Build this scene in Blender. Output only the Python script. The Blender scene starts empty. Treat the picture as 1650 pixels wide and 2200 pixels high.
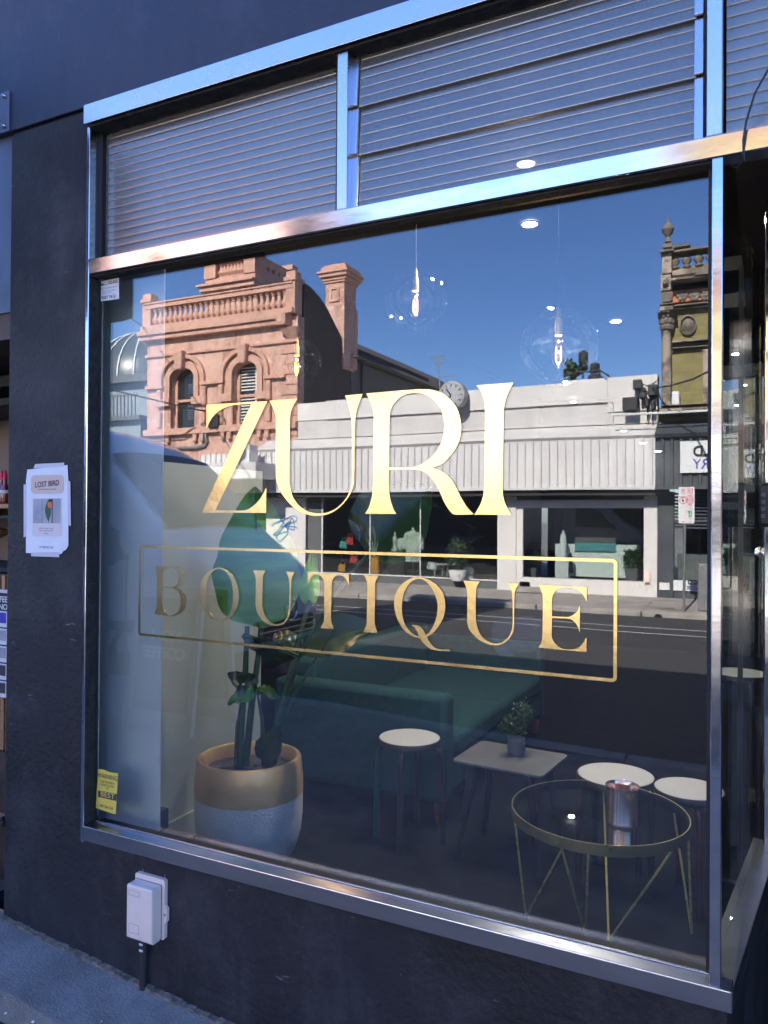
import bpy, bmesh, math, random
import numpy as np
from mathutils import Vector, Matrix
random.seed(7)
rnd = random.uniform
sc = bpy.context.scene
COL = sc.collection

# ------------------------------------------------------------------ camera
CAM = Vector((0, -1.95, 1.58)); FP = 1640.0
ya, pi_, ro = math.radians(26.2956), math.radians(0.4363), math.radians(0.3912)
fwd = Vector((-math.sin(ya)*math.cos(pi_), math.cos(ya)*math.cos(pi_), math.sin(pi_)))
rt = Vector((math.cos(ya), math.sin(ya), 0)); up = rt.cross(fwd)
r2 = math.cos(ro)*rt + math.sin(ro)*up; u2 = -math.sin(ro)*rt + math.cos(ro)*up
cd = bpy.data.cameras.new("camera"); cam = bpy.data.objects.new("camera", cd); COL.objects.link(cam)
cd.sensor_fit = 'HORIZONTAL'; cd.sensor_width = 36; cd.lens = 36*FP/1650; cd.clip_start = .05; cd.clip_end = 2000
mw = Matrix.Identity(4)
for i in range(3):
    mw[i][0] = r2[i]; mw[i][1] = u2[i]; mw[i][2] = -fwd[i]; mw[i][3] = CAM[i]
cam.matrix_world = mw; sc.camera = cam

# ------------------------------------------------------------------ sky, sun, exposure
SUN_EL, SUN_DX = math.radians(38), 0.03
w = bpy.data.worlds.new("World"); sc.world = w; w.use_nodes = True
nt = w.node_tree; bg = nt.nodes['Background']
sky = nt.nodes.new('ShaderNodeTexSky'); sky.sky_type = 'NISHITA'; sky.sun_disc = False
sky.sun_elevation = SUN_EL; sky.sun_rotation = -SUN_DX; sky.air_density = 1.0; sky.dust_density = .7; sky.altitude = 600; sky.ozone_density = 6
hs = nt.nodes.new('ShaderNodeHueSaturation'); hs.inputs['Saturation'].default_value = 1.10; hs.inputs['Hue'].default_value = .511
nt.links.new(sky.outputs[0], hs.inputs['Color']); nt.links.new(hs.outputs[0], bg.inputs[0]); bg.inputs[1].default_value = 0.115
sl = bpy.data.lights.new("sun", 'SUN'); sl.energy = 5.0; sl.angle = math.radians(.53); sl.color = (1, .93, .84)
so = bpy.data.objects.new("sun", sl); COL.objects.link(so)
sd = Vector((SUN_DX, -1, -math.tan(SUN_EL)))
so.rotation_euler = sd.to_track_quat('-Z', 'Y').to_euler(); so.location = (0, 20, 30)
sc.view_settings.view_transform = 'Standard'; sc.view_settings.look = 'None'
sc.view_settings.exposure = 2.68; sc.view_settings.gamma = 1
sc.cycles.max_bounces = 10; sc.cycles.transparent_max_bounces = 24; sc.cycles.glossy_bounces = 6
sc.cycles.caustics_reflective = False; sc.cycles.caustics_refractive = False
sc.cycles.use_denoising = True; sc.cycles.sample_clamp_indirect = 6

# ------------------------------------------------------------------ where a sight line meets a plane (used to measure the photograph)
G = 0.022                                             # the shop glass stands at y = G
def ray(px, py):
    return r2*((px-825)/FP) + u2*(-(py-1100)/FP) + fwd
def P(px, py, Y):
    d = ray(px, py); return CAM + d*((Y-CAM.y)/d.y)
def PZ(px, py, z):
    d = ray(px, py); return CAM + d*((z-CAM.z)/d.z)
def PX(px, py, X):
    d = ray(px, py); return CAM + d*((X-CAM.x)/d.x)

# ------------------------------------------------------------------ materials
MATS = {}
def nodes(name):
    m = bpy.data.materials.new(name); m.use_nodes = True; MATS[name] = m
    return m, m.node_tree, m.node_tree.nodes['Principled BSDF']
def N(t, k, **kw):
    n = t.nodes.new(k)
    for a, b in kw.items(): setattr(n, a, b)
    return n
def mat(name, c, c2=None, scale=6, rough=.6, r2_=None, metal=0, bump=0, bscale=None, detail=5, stretch=None, contrast=(.35, .65), spec=None, coat=0, marks=None):
    m, t, b = nodes(name)
    b.inputs['Roughness'].default_value = rough; b.inputs['Metallic'].default_value = metal
    if spec is not None: b.inputs['Specular IOR Level'].default_value = spec
    if coat: b.inputs['Coat Weight'].default_value = coat; b.inputs['Coat Roughness'].default_value = .08
    tc = N(t, 'ShaderNodeTexCoord'); mp = N(t, 'ShaderNodeMapping'); t.links.new(tc.outputs['Object'], mp.inputs[0])
    if stretch: mp.inputs['Scale'].default_value = stretch
    if c2:
        n = N(t, 'ShaderNodeTexNoise'); n.inputs['Scale'].default_value = scale; n.inputs['Detail'].default_value = detail; n.inputs['Roughness'].default_value = .62
        t.links.new(mp.outputs[0], n.inputs[0])
        r = N(t, 'ShaderNodeValToRGB'); r.color_ramp.elements[0].position = contrast[0]; r.color_ramp.elements[1].position = contrast[1]
        r.color_ramp.elements[0].color = (*c, 1); r.color_ramp.elements[1].color = (*c2, 1)
        t.links.new(n.outputs[0], r.inputs[0]); t.links.new(r.outputs[0], b.inputs['Base Color'])
        if r2_ is not None:
            mr = N(t, 'ShaderNodeMapRange'); mr.inputs['From Min'].default_value = .3; mr.inputs['From Max'].default_value = .7
            mr.inputs['To Min'].default_value = rough; mr.inputs['To Max'].default_value = r2_
            t.links.new(n.outputs[0], mr.inputs[0]); t.links.new(mr.outputs[0], b.inputs['Roughness'])
    else: b.inputs['Base Color'].default_value = (*c, 1)
    for col_, sc3, sscale, lo, hi, amt in (marks or ()):
        mp2 = N(t, 'ShaderNodeMapping'); mp2.inputs['Scale'].default_value = sc3; mp2.inputs['Location'].default_value = (sscale*1.7, 3.1, .4); t.links.new(tc.outputs['Object'], mp2.inputs[0])
        n = N(t, 'ShaderNodeTexNoise'); n.inputs['Scale'].default_value = sscale; n.inputs['Detail'].default_value = 8; n.inputs['Roughness'].default_value = .7; t.links.new(mp2.outputs[0], n.inputs[0])
        mr = N(t, 'ShaderNodeMapRange'); mr.inputs['From Min'].default_value = lo; mr.inputs['From Max'].default_value = hi; mr.inputs['To Max'].default_value = amt; t.links.new(n.outputs[0], mr.inputs[0])
        mx = N(t, 'ShaderNodeMix', data_type='RGBA'); t.links.new(mr.outputs[0], mx.inputs[0]); mx.inputs[7].default_value = (*col_, 1)
        bc = b.inputs['Base Color']
        if bc.is_linked: t.links.new(bc.links[0].from_socket, mx.inputs[6])
        else: mx.inputs[6].default_value = bc.default_value[:]
        t.links.new(mx.outputs[2], bc)
    if bump:
        n = N(t, 'ShaderNodeTexNoise'); n.inputs['Scale'].default_value = bscale or scale*4; n.inputs['Detail'].default_value = 6
        t.links.new(mp.outputs[0], n.inputs[0]); bp = N(t, 'ShaderNodeBump'); bp.inputs['Strength'].default_value = bump; bp.inputs['Distance'].default_value = .01
        t.links.new(n.outputs[0], bp.inputs['Height']); t.links.new(bp.outputs[0], b.inputs['Normal'])
    return m
def brick_mat(name, c1, c2, cm, sx=4, bump=.4, rough=.8):
    m, t, b = nodes(name); b.inputs['Roughness'].default_value = rough
    tc = N(t, 'ShaderNodeTexCoord'); sp = N(t, 'ShaderNodeSeparateXYZ'); cb = N(t, 'ShaderNodeCombineXYZ'); ad = N(t, 'ShaderNodeMath', operation='ADD')
    t.links.new(tc.outputs['Object'], sp.inputs[0]); t.links.new(sp.outputs[0], ad.inputs[0]); t.links.new(sp.outputs[1], ad.inputs[1])
    t.links.new(ad.outputs[0], cb.inputs[0]); t.links.new(sp.outputs[2], cb.inputs[1])
    br = N(t, 'ShaderNodeTexBrick'); br.inputs['Scale'].default_value = sx; br.inputs['Color1'].default_value = (*c1, 1); br.inputs['Color2'].default_value = (*c2, 1)
    br.inputs['Mortar'].default_value = (*cm, 1); br.inputs['Mortar Size'].default_value = .018; br.inputs['Row Height'].default_value = .34; br.inputs['Brick Width'].default_value = .92
    t.links.new(cb.outputs[0], br.inputs[0])
    n = N(t, 'ShaderNodeTexNoise'); n.inputs['Scale'].default_value = 3; n.inputs['Detail'].default_value = 6; t.links.new(tc.outputs['Object'], n.inputs[0])
    mx = N(t, 'ShaderNodeMix', data_type='RGBA', blend_type='MULTIPLY'); mx.inputs[0].default_value = .6
    r = N(t, 'ShaderNodeValToRGB'); r.color_ramp.elements[0].position = .3; r.color_ramp.elements[0].color = (.55, .5, .45, 1); r.color_ramp.elements[1].position = .7
    t.links.new(n.outputs[0], r.inputs[0]); t.links.new(br.outputs[0], mx.inputs[6]); t.links.new(r.outputs[0], mx.inputs[7]); t.links.new(mx.outputs[2], b.inputs['Base Color'])
    bp = N(t, 'ShaderNodeBump'); bp.inputs['Strength'].default_value = bump; bp.inputs['Distance'].default_value = .01; bp.invert = True
    t.links.new(br.outputs['Fac'], bp.inputs['Height']); t.links.new(bp.outputs[0], b.inputs['Normal'])
    return m
def emit(name, c, s):
    m, t, b = nodes(name); b.inputs['Emission Color'].default_value = (*c, 1); b.inputs['Emission Strength'].default_value = s
    b.inputs['Base Color'].default_value = (*c, 1)
    return m
def glassy(name, f0, f1, tint=(1, 1, 1), rough=0, dirt=0.0, dirtcol=(.5, .5, .48), power=3.0, wob=0):
    """coated window glass: mirror reflection that grows with the angle, the rest passes straight through; a little dirt"""
    m, t, b = nodes(name); t.nodes.remove(b); out = t.nodes['Material Output']
    lw = N(t, 'ShaderNodeLayerWeight'); lw.inputs['Blend'].default_value = .5
    pw = N(t, 'ShaderNodeMath', operation='POWER'); pw.inputs[1].default_value = power; t.links.new(lw.outputs['Facing'], pw.inputs[0])
    mr = N(t, 'ShaderNodeMapRange'); mr.inputs['To Min'].default_value = f0; mr.inputs['To Max'].default_value = f1; t.links.new(pw.outputs[0], mr.inputs[0])
    tr = N(t, 'ShaderNodeBsdfTransparent'); tr.inputs[0].default_value = (*tint, 1)
    gl = N(t, 'ShaderNodeBsdfGlossy'); gl.inputs['Roughness'].default_value = rough; gl.inputs[0].default_value = (1, 1, 1, 1)
    mx = N(t, 'ShaderNodeMixShader'); t.links.new(mr.outputs[0], mx.inputs[0]); t.links.new(tr.outputs[0], mx.inputs[1]); t.links.new(gl.outputs[0], mx.inputs[2])
    last = mx
    tc = N(t, 'ShaderNodeTexCoord')
    if wob:
        n = N(t, 'ShaderNodeTexNoise'); n.inputs['Scale'].default_value = 1.3; n.inputs['Detail'].default_value = 1; t.links.new(tc.outputs['Object'], n.inputs[0])
        bp = N(t, 'ShaderNodeBump'); bp.inputs['Strength'].default_value = 1; bp.inputs['Distance'].default_value = wob
        t.links.new(n.outputs[0], bp.inputs['Height']); t.links.new(bp.outputs[0], gl.inputs['Normal'])
    if dirt:
        n = N(t, 'ShaderNodeTexNoise'); n.inputs['Scale'].default_value = 2.2; n.inputs['Detail'].default_value = 7; n.inputs['Roughness'].default_value = .7
        mp = N(t, 'ShaderNodeMapping'); mp.inputs['Scale'].default_value = (1.6, 1, .5); mp.inputs['Rotation'].default_value = (0, .3, 0)
        t.links.new(tc.outputs['Object'], mp.inputs[0]); t.links.new(mp.outputs[0], n.inputs[0])
        d = N(t, 'ShaderNodeBsdfDiffuse'); d.inputs[0].default_value = (*dirtcol, 1)
        r = N(t, 'ShaderNodeMapRange'); r.inputs['From Min'].default_value = .35; r.inputs['From Max'].default_value = .8; r.inputs['To Max'].default_value = dirt*2; r.inputs['To Min'].default_value = dirt*.3
        t.links.new(n.outputs[0], r.inputs[0]); m2 = N(t, 'ShaderNodeMixShader')
        t.links.new(r.outputs[0], m2.inputs[0]); t.links.new(mx.outputs[0], m2.inputs[1]); t.links.new(d.outputs[0], m2.inputs[2]); last = m2
    t.links.new(last.outputs[0], out.inputs[0])
    return m

mat('navy', (.011, .014, .030), (.026, .032, .056), 1.3, .42, .62, bump=.18, bscale=26, contrast=(.3, .75), spec=.5, marks=[((.065, .07, .09), (1, 1, 1), 2.1, .50, .72, .55), ((.005, .006, .012), (1.5, 1.5, .25), 5, .56, .72, .6), ((.12, .12, .14), (1, 1, .5), 26, .70, .74, .5)])
mat('navy_rough', (.004, .004, .0065), (.014, .0135, .019), 2, .5, .85, bump=.4, bscale=55, contrast=(.3, .75), marks=[((.060, .058, .066), (1, 1, .8), 3.3, .48, .72, .6), ((.004, .005, .009), (2, 2, .3), 5, .54, .7, .7), ((.10, .10, .12), (1, 1, .7), 60, .64, .70, .55), ((.14, .13, .13), (.6, .6, 2.5), 9, .67, .70, .7)])
mat('crack', (.012, .012, .014), rough=.95)
mat('mortar', (.34, .26, .19), (.10, .09, .08), 30, .95, bump=.8, bscale=80)
mat('steel', (.56, .55, .57), (.64, .63, .64), 5, .07, .17, metal=1, bump=.05, bscale=5, stretch=(1, 1, 3))
mat('steel_satin', (.68, .66, .70), (.60, .59, .62), 3, .2, .32, metal=1, bump=.03, bscale=14)
mat('steel_old', (.40, .40, .42), (.54, .53, .54), 2, .2, .27, metal=1, bump=.05, bscale=30, stretch=(.5, 1, 3))
mat('steel_dimmed', (.13, .135, .15), (.18, .185, .2), 5, .35, .5, metal=1); mat('alu_mirror', (.66, .64, .62), (.72, .70, .68), 8, .03, .1, metal=1, bump=.04, bscale=8)
mat('gasket', (.01, .01, .012), rough=.6)
mat('dark_mottle', (.035, .033, .030), (.012, .012, .013), 25, .9, bump=.6)
mat('gold', (.74, .54, .235), (.82, .61, .28), 9, .17, .24, metal=1, bump=.03, bscale=60, marks=[((.56, .40, .17), (1, 1, 1), 120, .60, .72, .4)])
mat('paper', (.78, .78, .80), (.70, .71, .75), 10, .8)
mat('tape', (.55, .56, .60), rough=.35)
mat('peach', (.66, .50, .42), rough=.8); mat('pink_paper', (.72, .62, .60), rough=.8)
mat('ink', (.05, .04, .06), rough=.7); mat('ink_soft', (.30, .28, .32), rough=.7)
mat('photo_grey', (.42, .42, .44), (.30, .30, .34), 14, .7); mat('bird_green', (.03, .10, .05), rough=.7); mat('bird_orange', (.70, .18, .04), rough=.7); mat('bird_dark', (.02, .03, .02), rough=.7)
mat('white_sticker', (.70, .71, .72), rough=.5); mat('yellow_sticker', (.72, .58, .10), rough=.5)
mat('cream_plastic', (.84, .69, .61), (.78, .63, .55), 12, .45, bump=.05, marks=[((.40, .33, .28), (1, 1, .4), 14, .62, .72, .6)])
mat('black_plastic', (.012, .012, .013), rough=.4); mat('cable', (.010, .010, .011), rough=.5)
mat('footpath', (.185, .16, .14), (.33, .29, .26), 5, .92, bump=.6, bscale=110, contrast=(.3, .7), marks=[((.26, .25, .25), (1, 1, 1), 130, .60, .70, .6), ((.03, .03, .035), (1, 1, 1), 2.2, .55, .75, .7), ((.02, .02, .02), (1, 1, 1), 70, .66, .7, .7)])
mat('asphalt', (.036, .036, .038), (.058, .057, .058), 40, .92, bump=.6, bscale=160, marks=[((.085, .083, .08), (.3, 1, 1), 1.1, .52, .72, .5), ((.02, .02, .022), (.12, 1, 1), 1.6, .56, .7, .6)])
mat('concrete', (.27, .245, .22), (.38, .35, .32), 3, .9, bump=.4, bscale=60, marks=[((.12, .11, .10), (1, 1, 1), 1.4, .55, .72, .6)])
mat('kerbstone', (.24, .23, .22), (.34, .33, .31), 5, .85, bump=.3)
mat('paint_white', (.62, .62, .60), (.46, .46, .45), 12, .8, marks=[((.08, .08, .08), (1, 1, 1), 5, .58, .66, .8)])
mat('white_chip', (.8, .8, .78), rough=.7)
mat('white_wall', (.72, .69, .66), (.64, .61, .59), 1.5, .85, bump=.15, bscale=20, marks=[((.36, .34, .31), (1.6, 1.6, .14), 2.2, .54, .78, .45), ((.30, .28, .26), (1, 1, 1), 9, .66, .72, .5)])
mat('white_wall_aged', (.64, .61, .59), (.54, .52, .50), 2.5, .85, bump=.2, bscale=12, marks=[((.30, .28, .26), (1.8, 1.8, .12), 2.4, .50, .74, .5), ((.24, .22, .2), (1, 1, 1), 8, .62, .7, .6)])
mat('white_clad', (.68, .66, .65), (.60, .58, .57), 1.6, .55, bump=.05, marks=[((.36, .34, .32), (2.4, 2.4, .1), 2.6, .52, .76, .45), ((.3, .28, .26), (1, 1, 1), 16, .68, .72, .6)])
mat('charcoal_clad', (.045, .052, .06), (.07, .078, .088), 2, .6)
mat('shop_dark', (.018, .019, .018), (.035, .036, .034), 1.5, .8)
mat('shop_grey', (.11, .115, .12), rough=.8); mat('shop_floor', (.12, .11, .10), rough=.6)
mat('terracotta', (.54, .31, .235), (.65, .42, .34), 1.3, .85, bump=.4, bscale=9, contrast=(.3, .7), detail=9, marks=[((.26, .13, .09), (1.4, 1.4, .35), 2.2, .47, .66, .85), ((.74, .60, .52), (1, 1, 1), 3.4, .57, .63, .7), ((.22, .10, .07), (1, 1, 1), 14, .63, .68, .7)])
mat('terracotta_trim', (.51, .285, .21), (.61, .365, .285), 5, .85, bump=.25, bscale=20, marks=[((.22, .12, .09), (1, 1, .6), 4, .54, .70, .7)])
mat('old_render', (.42, .34, .28), (.17, .14, .11), 2.6, .9, bump=.4, bscale=8, contrast=(.46, .54), detail=9)
mat('old_trim', (.14, .12, .10), (.26, .22, .18), 5, .9, bump=.3, bscale=20)
mat('orange_frieze', (.62, .22, .14), (.52, .20, .13), 5, .85, bump=.2)
brick_mat('olive_brick', (.27, .235, .085), (.30, .26, .11), (.21, .18, .07), 1.45)
brick_mat('dark_brick', (.085, .062, .05), (.12, .085, .065), (.06, .05, .045), 3)
mat('slate', (.07, .055, .05), (.12, .10, .09), 14, .8, bump=.5, bscale=30, stretch=(1, 1, 1))
mat('render_grey', (.12, .11, .10), (.15, .14, .125), 1, .9)
mat('blue_building', (.20, .24, .27), (.25, .29, .32), 1, .7); mat('dome_glass', (.06, .075, .08), rough=.35); mat('rib', (.5, .55, .55), rough=.5)
mat('win_dark', (.02, .022, .022), rough=.08, spec=.8); mat('shutter', (.62, .62, .58), rough=.6)
mat('van_white', (.90, .90, .91), (.86, .86, .88), .8, .22, coat=.6); mat('van_glass', (.05, .055, .055), rough=.1, spec=.6); mat('van_black', (.02, .02, .022), rough=.55)
mat('tyre', (.015, .015, .015), rough=.85); mat('rim', (.4, .4, .42), rough=.35, metal=1); mat('chrome', (.75, .75, .77), rough=.1, metal=1)
mat('head_lamp', (.5, .55, .58), rough=.08, spec=.9)
mat('green_tile', (.03, .10, .04), rough=.6); mat('graffiti', (.02, .22, .55), rough=.5)
mat('sign_white', (.72, .72, .72), rough=.5); mat('sign_black', (.02, .02, .025), rough=.5); mat('sign_blue', (.05, .05, .42), rough=.5); mat('sign_red', (.65, .02, .08), rough=.5); mat('sign_green', (.02, .25, .12), rough=.5)
mat('galv', (.34, .35, .36), (.26, .27, .28), 8, .45, metal=.7)
mat('teal_art', (.06, .40, .42), (.10, .30, .34), 1.2, .5); mat('mint', (.80, .87, .85), rough=.6); mat('orange_box', (.62, .28, .02), rough=.5); mat('cream_cloth', (.60, .66, .58), (.50, .56, .50), 8, .85); mat('red_item', (.5, .04, .03), rough=.5)
mat('pillar_paint', (.44, .47, .45), (.39, .41, .40), 3, .6, bump=.15, bscale=25); mat('inner_wall', (.36, .39, .37), (.31, .34, .33), 2, .7, bump=.1)
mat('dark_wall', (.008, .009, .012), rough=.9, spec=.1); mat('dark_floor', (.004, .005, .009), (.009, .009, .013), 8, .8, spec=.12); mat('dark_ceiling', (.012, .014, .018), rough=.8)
mat('teal_fabric', (.004, .042, .048), (.007, .06, .066), 30, .9, bump=.3, bscale=300); mat('orange_wood', (.42, .13, .05), (.32, .09, .03), 8, .5)
mat('stool_top', (.62, .59, .54), (.56, .53, .49), 6, .45); mat('dark_wood', (.020, .013, .011), (.035, .020, .016), 10, .45, stretch=(4, 4, .4)); mat('red_wood', (.09, .008, .008), (.05, .006, .006), 8, .4); mat('green_wood', (.01, .07, .055), rough=.4)
mat('slate_top', (.17, .16, .15), (.12, .115, .11), 7, .4)
mat('brass', (.95, .70, .20), (.85, .60, .16), 12, .22, .35, metal=.35); mat('brass_dark', (.62, .50, .20), (.50, .42, .18), 12, .25, .4, metal=.85); mat('rose_gold', (.92, .60, .46), rough=.1, metal=.85)
mat('planter_gold', (.84, .55, .27), (.72, .45, .20), 5, .38, .5, metal=.5, bump=.12, bscale=60); mat('planter_stone', (.78, .71, .64), (.64, .59, .54), 7, .85, bump=.5, bscale=90); mat('soil', (.06, .055, .06), (.12, .11, .12), 12, .9, bump=.8)
mat('pot_grey', (.10, .10, .11), (.14, .14, .15), 9, .7)
mat('leaf', (.04, .19, .006), (.10, .34, .02), 3, .28, .4, stretch=(1, 1, 6), spec=.6); mat('leaf_dark', (.005, .022, .006), (.012, .045, .010), 4, .3); mat('stem', (.03, .09, .035), (.02, .055, .025), 6, .45); mat('stem_brown', (.09, .05, .03), rough=.6)
mat('leaf_small', (.02, .055, .02), (.05, .10, .035), 9, .5)
mat('timber_slat', (.45, .24, .12), (.36, .18, .08), 7, .6, stretch=(6, 6, .6)); mat('dark_boards', (.05, .028, .02), (.09, .05, .035), 7, .6); mat('cafe_wall', (.24, .18, .14), rough=.8); mat('bottle_glass', (.20, .02, .01), rough=.12, spec=.8); mat('blue_steel', (.07, .085, .13), (.11, .13, .19), 3, .35)
mat('flag', (.3, .05, .08), rough=.7); mat('parasol', (.03, .035, .04), rough=.8); mat('clock_face', (.42, .44, .45), rough=.3); mat('clock_rim', (.42, .40, .38), (.30, .28, .27), 6, .6)
mat('clay', (.5, .5, .47), rough=.8); mat('checker', (.42, .44, .44), rough=.3, metal=.6)
emit('downlight', (1, .96, .9), 7); emit('filament', (1, .26, .0), .7); emit('bulb_glow', (1, .72, .4), 9)
glassy('shop_glass', .068, .30, tint=(.96, .98, .97), dirt=.004, wob=.0006, power=2.2)
glassy('side_glass', .05, .10, tint=(.9, .93, .92), dirt=.01)
glassy('far_glass', .10, .5, tint=(.9, .93, .92), power=2.5)
glassy('globe_glass', .055, 1.0, power=2.2)
glassy('table_glass', .06, .5, tint=(.93, .97, .96))
# fluted glass: part see-through, part milky, glossy
m, t, b = nodes('fluted'); t.nodes.remove(b)
tr = N(t, 'ShaderNodeBsdfTransparent'); gl = N(t, 'ShaderNodeBsdfGlossy'); df = N(t, 'ShaderNodeBsdfDiffuse'); a = N(t, 'ShaderNodeMixShader'); c_ = N(t, 'ShaderNodeMixShader')
tr.inputs[0].default_value = (.75, .76, .75, 1); gl.inputs[0].default_value = (1, .93, .82, 1); gl.inputs['Roughness'].default_value = .2
tcx = N(t, 'ShaderNodeTexCoord'); nz = N(t, 'ShaderNodeTexNoise'); nz.inputs['Scale'].default_value = 3; nz.inputs['Detail'].default_value = 6; rp = N(t, 'ShaderNodeValToRGB')
rp.color_ramp.elements[0].color = (.11, .105, .10, 1); rp.color_ramp.elements[1].color = (.20, .195, .19, 1); t.links.new(tcx.outputs['Object'], nz.inputs[0]); t.links.new(nz.outputs[0], rp.inputs[0]); t.links.new(rp.outputs[0], df.inputs[0])
a.inputs[0].default_value = .62; c_.inputs[0].default_value = .16
t.links.new(tr.outputs[0], a.inputs[1]); t.links.new(df.outputs[0], a.inputs[2]); t.links.new(a.outputs[0], c_.inputs[1]); t.links.new(gl.outputs[0], c_.inputs[2]); t.links.new(c_.outputs[0], t.nodes['Material Output'].inputs[0])

# ------------------------------------------------------------------ mesh builder
def ident(p): return p
def across(p):                                        # the far side of the street is measured in the window and stands opposite it
    return Vector((p[0], 2*G-p[1], p[2]))
class MB:
    def __init__(s, street=False): s.v = []; s.f = []; s.street = street; s.mi = []; s.cur = 0
    def add(s, vs, fs):
        o = len(s.v); s.v += [Vector(p) for p in vs]; s.f += [tuple(i+o for i in f) for f in fs]; s.mi += [s.cur]*len(fs); return s
    def box(s, x0, x1, y0, y1, z0, z1):
        x0, x1 = sorted((x0, x1)); y0, y1 = sorted((y0, y1)); z0, z1 = sorted((z0, z1))
        return s.add([(x, y, z) for x in (x0, x1) for y in (y0, y1) for z in (z0, z1)], [(0, 1, 3, 2), (4, 6, 7, 5), (0, 4, 5, 1), (2, 3, 7, 6), (0, 2, 6, 4), (1, 5, 7, 3)])
    def hexa(s, b4, t4):
        return s.add(list(b4)+list(t4), [(0, 3, 2, 1), (4, 5, 6, 7)]+[(i, (i+1) % 4, 4+(i+1) % 4, 4+i) for i in range(4)])
    def prism(s, poly, axis, a, b):                   # poly in the two other axes, extruded from a to b
        def mk(u, v, w_):
            return {'y': (u, w_, v), 'x': (w_, u, v), 'z': (u, v, w_)}[axis]
        n = len(poly)
        return s.add([mk(u, v, a) for u, v in poly]+[mk(u, v, b) for u, v in poly], [tuple(range(n)), tuple(range(2*n-1, n-1, -1))]+[(i, (i+1) % n, n+(i+1) % n, n+i) for i in range(n)])
    def lathe(s, c, prof, seg=24, axis='z', caps=True):          # prof: (radius, height)
        c = Vector(c); vs = []
        for r, h in prof:
            for k in range(seg):
                a_ = 2*math.pi*k/seg; u, v = r*math.cos(a_), r*math.sin(a_)
                vs.append(c+Vector({'z': (u, v, h), 'y': (u, h, v), 'x': (h, u, v)}[axis]))
        n = len(prof)
        fs = [(i*seg+k, i*seg+(k+1) % seg, (i+1)*seg+(k+1) % seg, (i+1)*seg+k) for i in range(n-1) for k in range(seg)]
        if caps and prof[0][0] > 1e-6: fs.append(tuple(range(seg))[::-1])
        if caps and prof[-1][0] > 1e-6: fs.append(tuple(range((n-1)*seg, n*seg)))
        return s.add(vs, fs)
    def tube(s, pts, r, seg=8):
        pts = [Vector(p) for p in pts]; rs = r if isinstance(r, (list, tuple)) else [r]*len(pts); vs = []
        pv = None
        for i, p in enumerate(pts):
            d = (pts[min(i+1, len(pts)-1)]-pts[max(i-1, 0)]).normalized()
            if pv is None: pv = d.orthogonal().normalized()
            pv = (pv-d*pv.dot(d)).normalized(); q = d.cross(pv)
            for k in range(seg):
                a_ = 2*math.pi*k/seg; vs.append(p+(pv*math.cos(a_)+q*math.sin(a_))*rs[i])
        n = len(pts)
        return s.add(vs, [(i*seg+k, i*seg+(k+1) % seg, (i+1)*seg+(k+1) % seg, (i+1)*seg+k) for i in range(n-1) for k in range(seg)]+[tuple(range(seg))[::-1], tuple(range((n-1)*seg, n*seg))])
    def curve(s, contours, depth, fn):                # flat filled shape with holes, given thickness
        cu = bpy.data.curves.new('c', 'CURVE'); cu.dimensions = '2D'; cu.fill_mode = 'BOTH'; cu.extrude = depth/2
        for c in contours:
            sp = cu.splines.new('POLY'); sp.points.add(len(c)-1); sp.use_cyclic_u = True
            for i, p in enumerate(c): sp.points[i].co = (p[0], p[1], 0, 1)
        return s._cv(cu, fn)
    def text(s, body, size, fn, depth=.0008, align='CENTER', bold=0, space=1):
        cu = bpy.data.curves.new('t', 'FONT'); cu.body = body; cu.size = size; cu.align_x = align; cu.extrude = depth/2; cu.offset = bold; cu.resolution_u = 3; cu.space_character = space
        return s._cv(cu, fn)
    def _cv(s, cu, fn):
        o = bpy.data.objects.new('c', cu); COL.objects.link(o)
        me = bpy.data.meshes.new_from_object(o.evaluated_get(bpy.context.evaluated_depsgraph_get()))
        s.add([fn(v.co) for v in me.vertices], [tuple(p.vertices) for p in me.polygons])
        bpy.data.objects.remove(o); bpy.data.curves.remove(cu); bpy.data.meshes.remove(me); return s
    def build(s, name, m, parent=None, smooth=False, bevel=0, label=None, cat=None, group=None, kind=None, open_=False):
        vs = [across(p) for p in s.v] if s.street else s.v
        if parent is not None: org = WORLD[parent.name]
        else:
            a_ = np.array([tuple(v) for v in vs]); org = Vector(((a_[:, 0].min()+a_[:, 0].max())/2, (a_[:, 1].min()+a_[:, 1].max())/2, a_[:, 2].min()))
        me = bpy.data.meshes.new(name); me.from_pydata([tuple(v-org) for v in vs], [], s.f)
        ms = m if isinstance(m, (list, tuple)) else [m]
        for k in ms: me.materials.append(MATS[k])
        me.polygons.foreach_set('material_index', s.mi)
        bm = bmesh.new(); bm.from_mesh(me)
        if not open_: bmesh.ops.recalc_face_normals(bm, faces=bm.faces)
        bm.to_mesh(me); bm.free()
        if smooth:
            me.polygons.foreach_set('use_smooth', [True]*len(me.polygons))
            if smooth != 'all':
                try: me.set_sharp_from_angle(angle=math.radians(38))
                except Exception: pass
        o = bpy.data.objects.new(name, me); COL.objects.link(o)
        if parent is not None: o.parent = parent; WORLD[o.name] = org
        else: o.location = org; WORLD[o.name] = org
        if bevel:
            md = o.modifiers.new('bevel', 'BEVEL'); md.width = bevel; md.segments = 2; md.limit_method = 'ANGLE'; md.angle_limit = math.radians(40)
        tag(o, label, cat, group, kind); return o
WORLD = {}
def tag(o, label=None, cat=None, group=None, kind=None):
    if label: o['label'] = label
    if cat: o['category'] = cat
    if group: o['group'] = group
    if kind: o['kind'] = kind
def empty(name, loc, label, cat, group=None, street=False):
    loc = across(loc) if street else Vector(loc)
    o = bpy.data.objects.new(name, None); o.empty_display_size = .1; COL.objects.link(o); o.location = loc; WORLD[o.name] = loc
    tag(o, label, cat, group); return o
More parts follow.
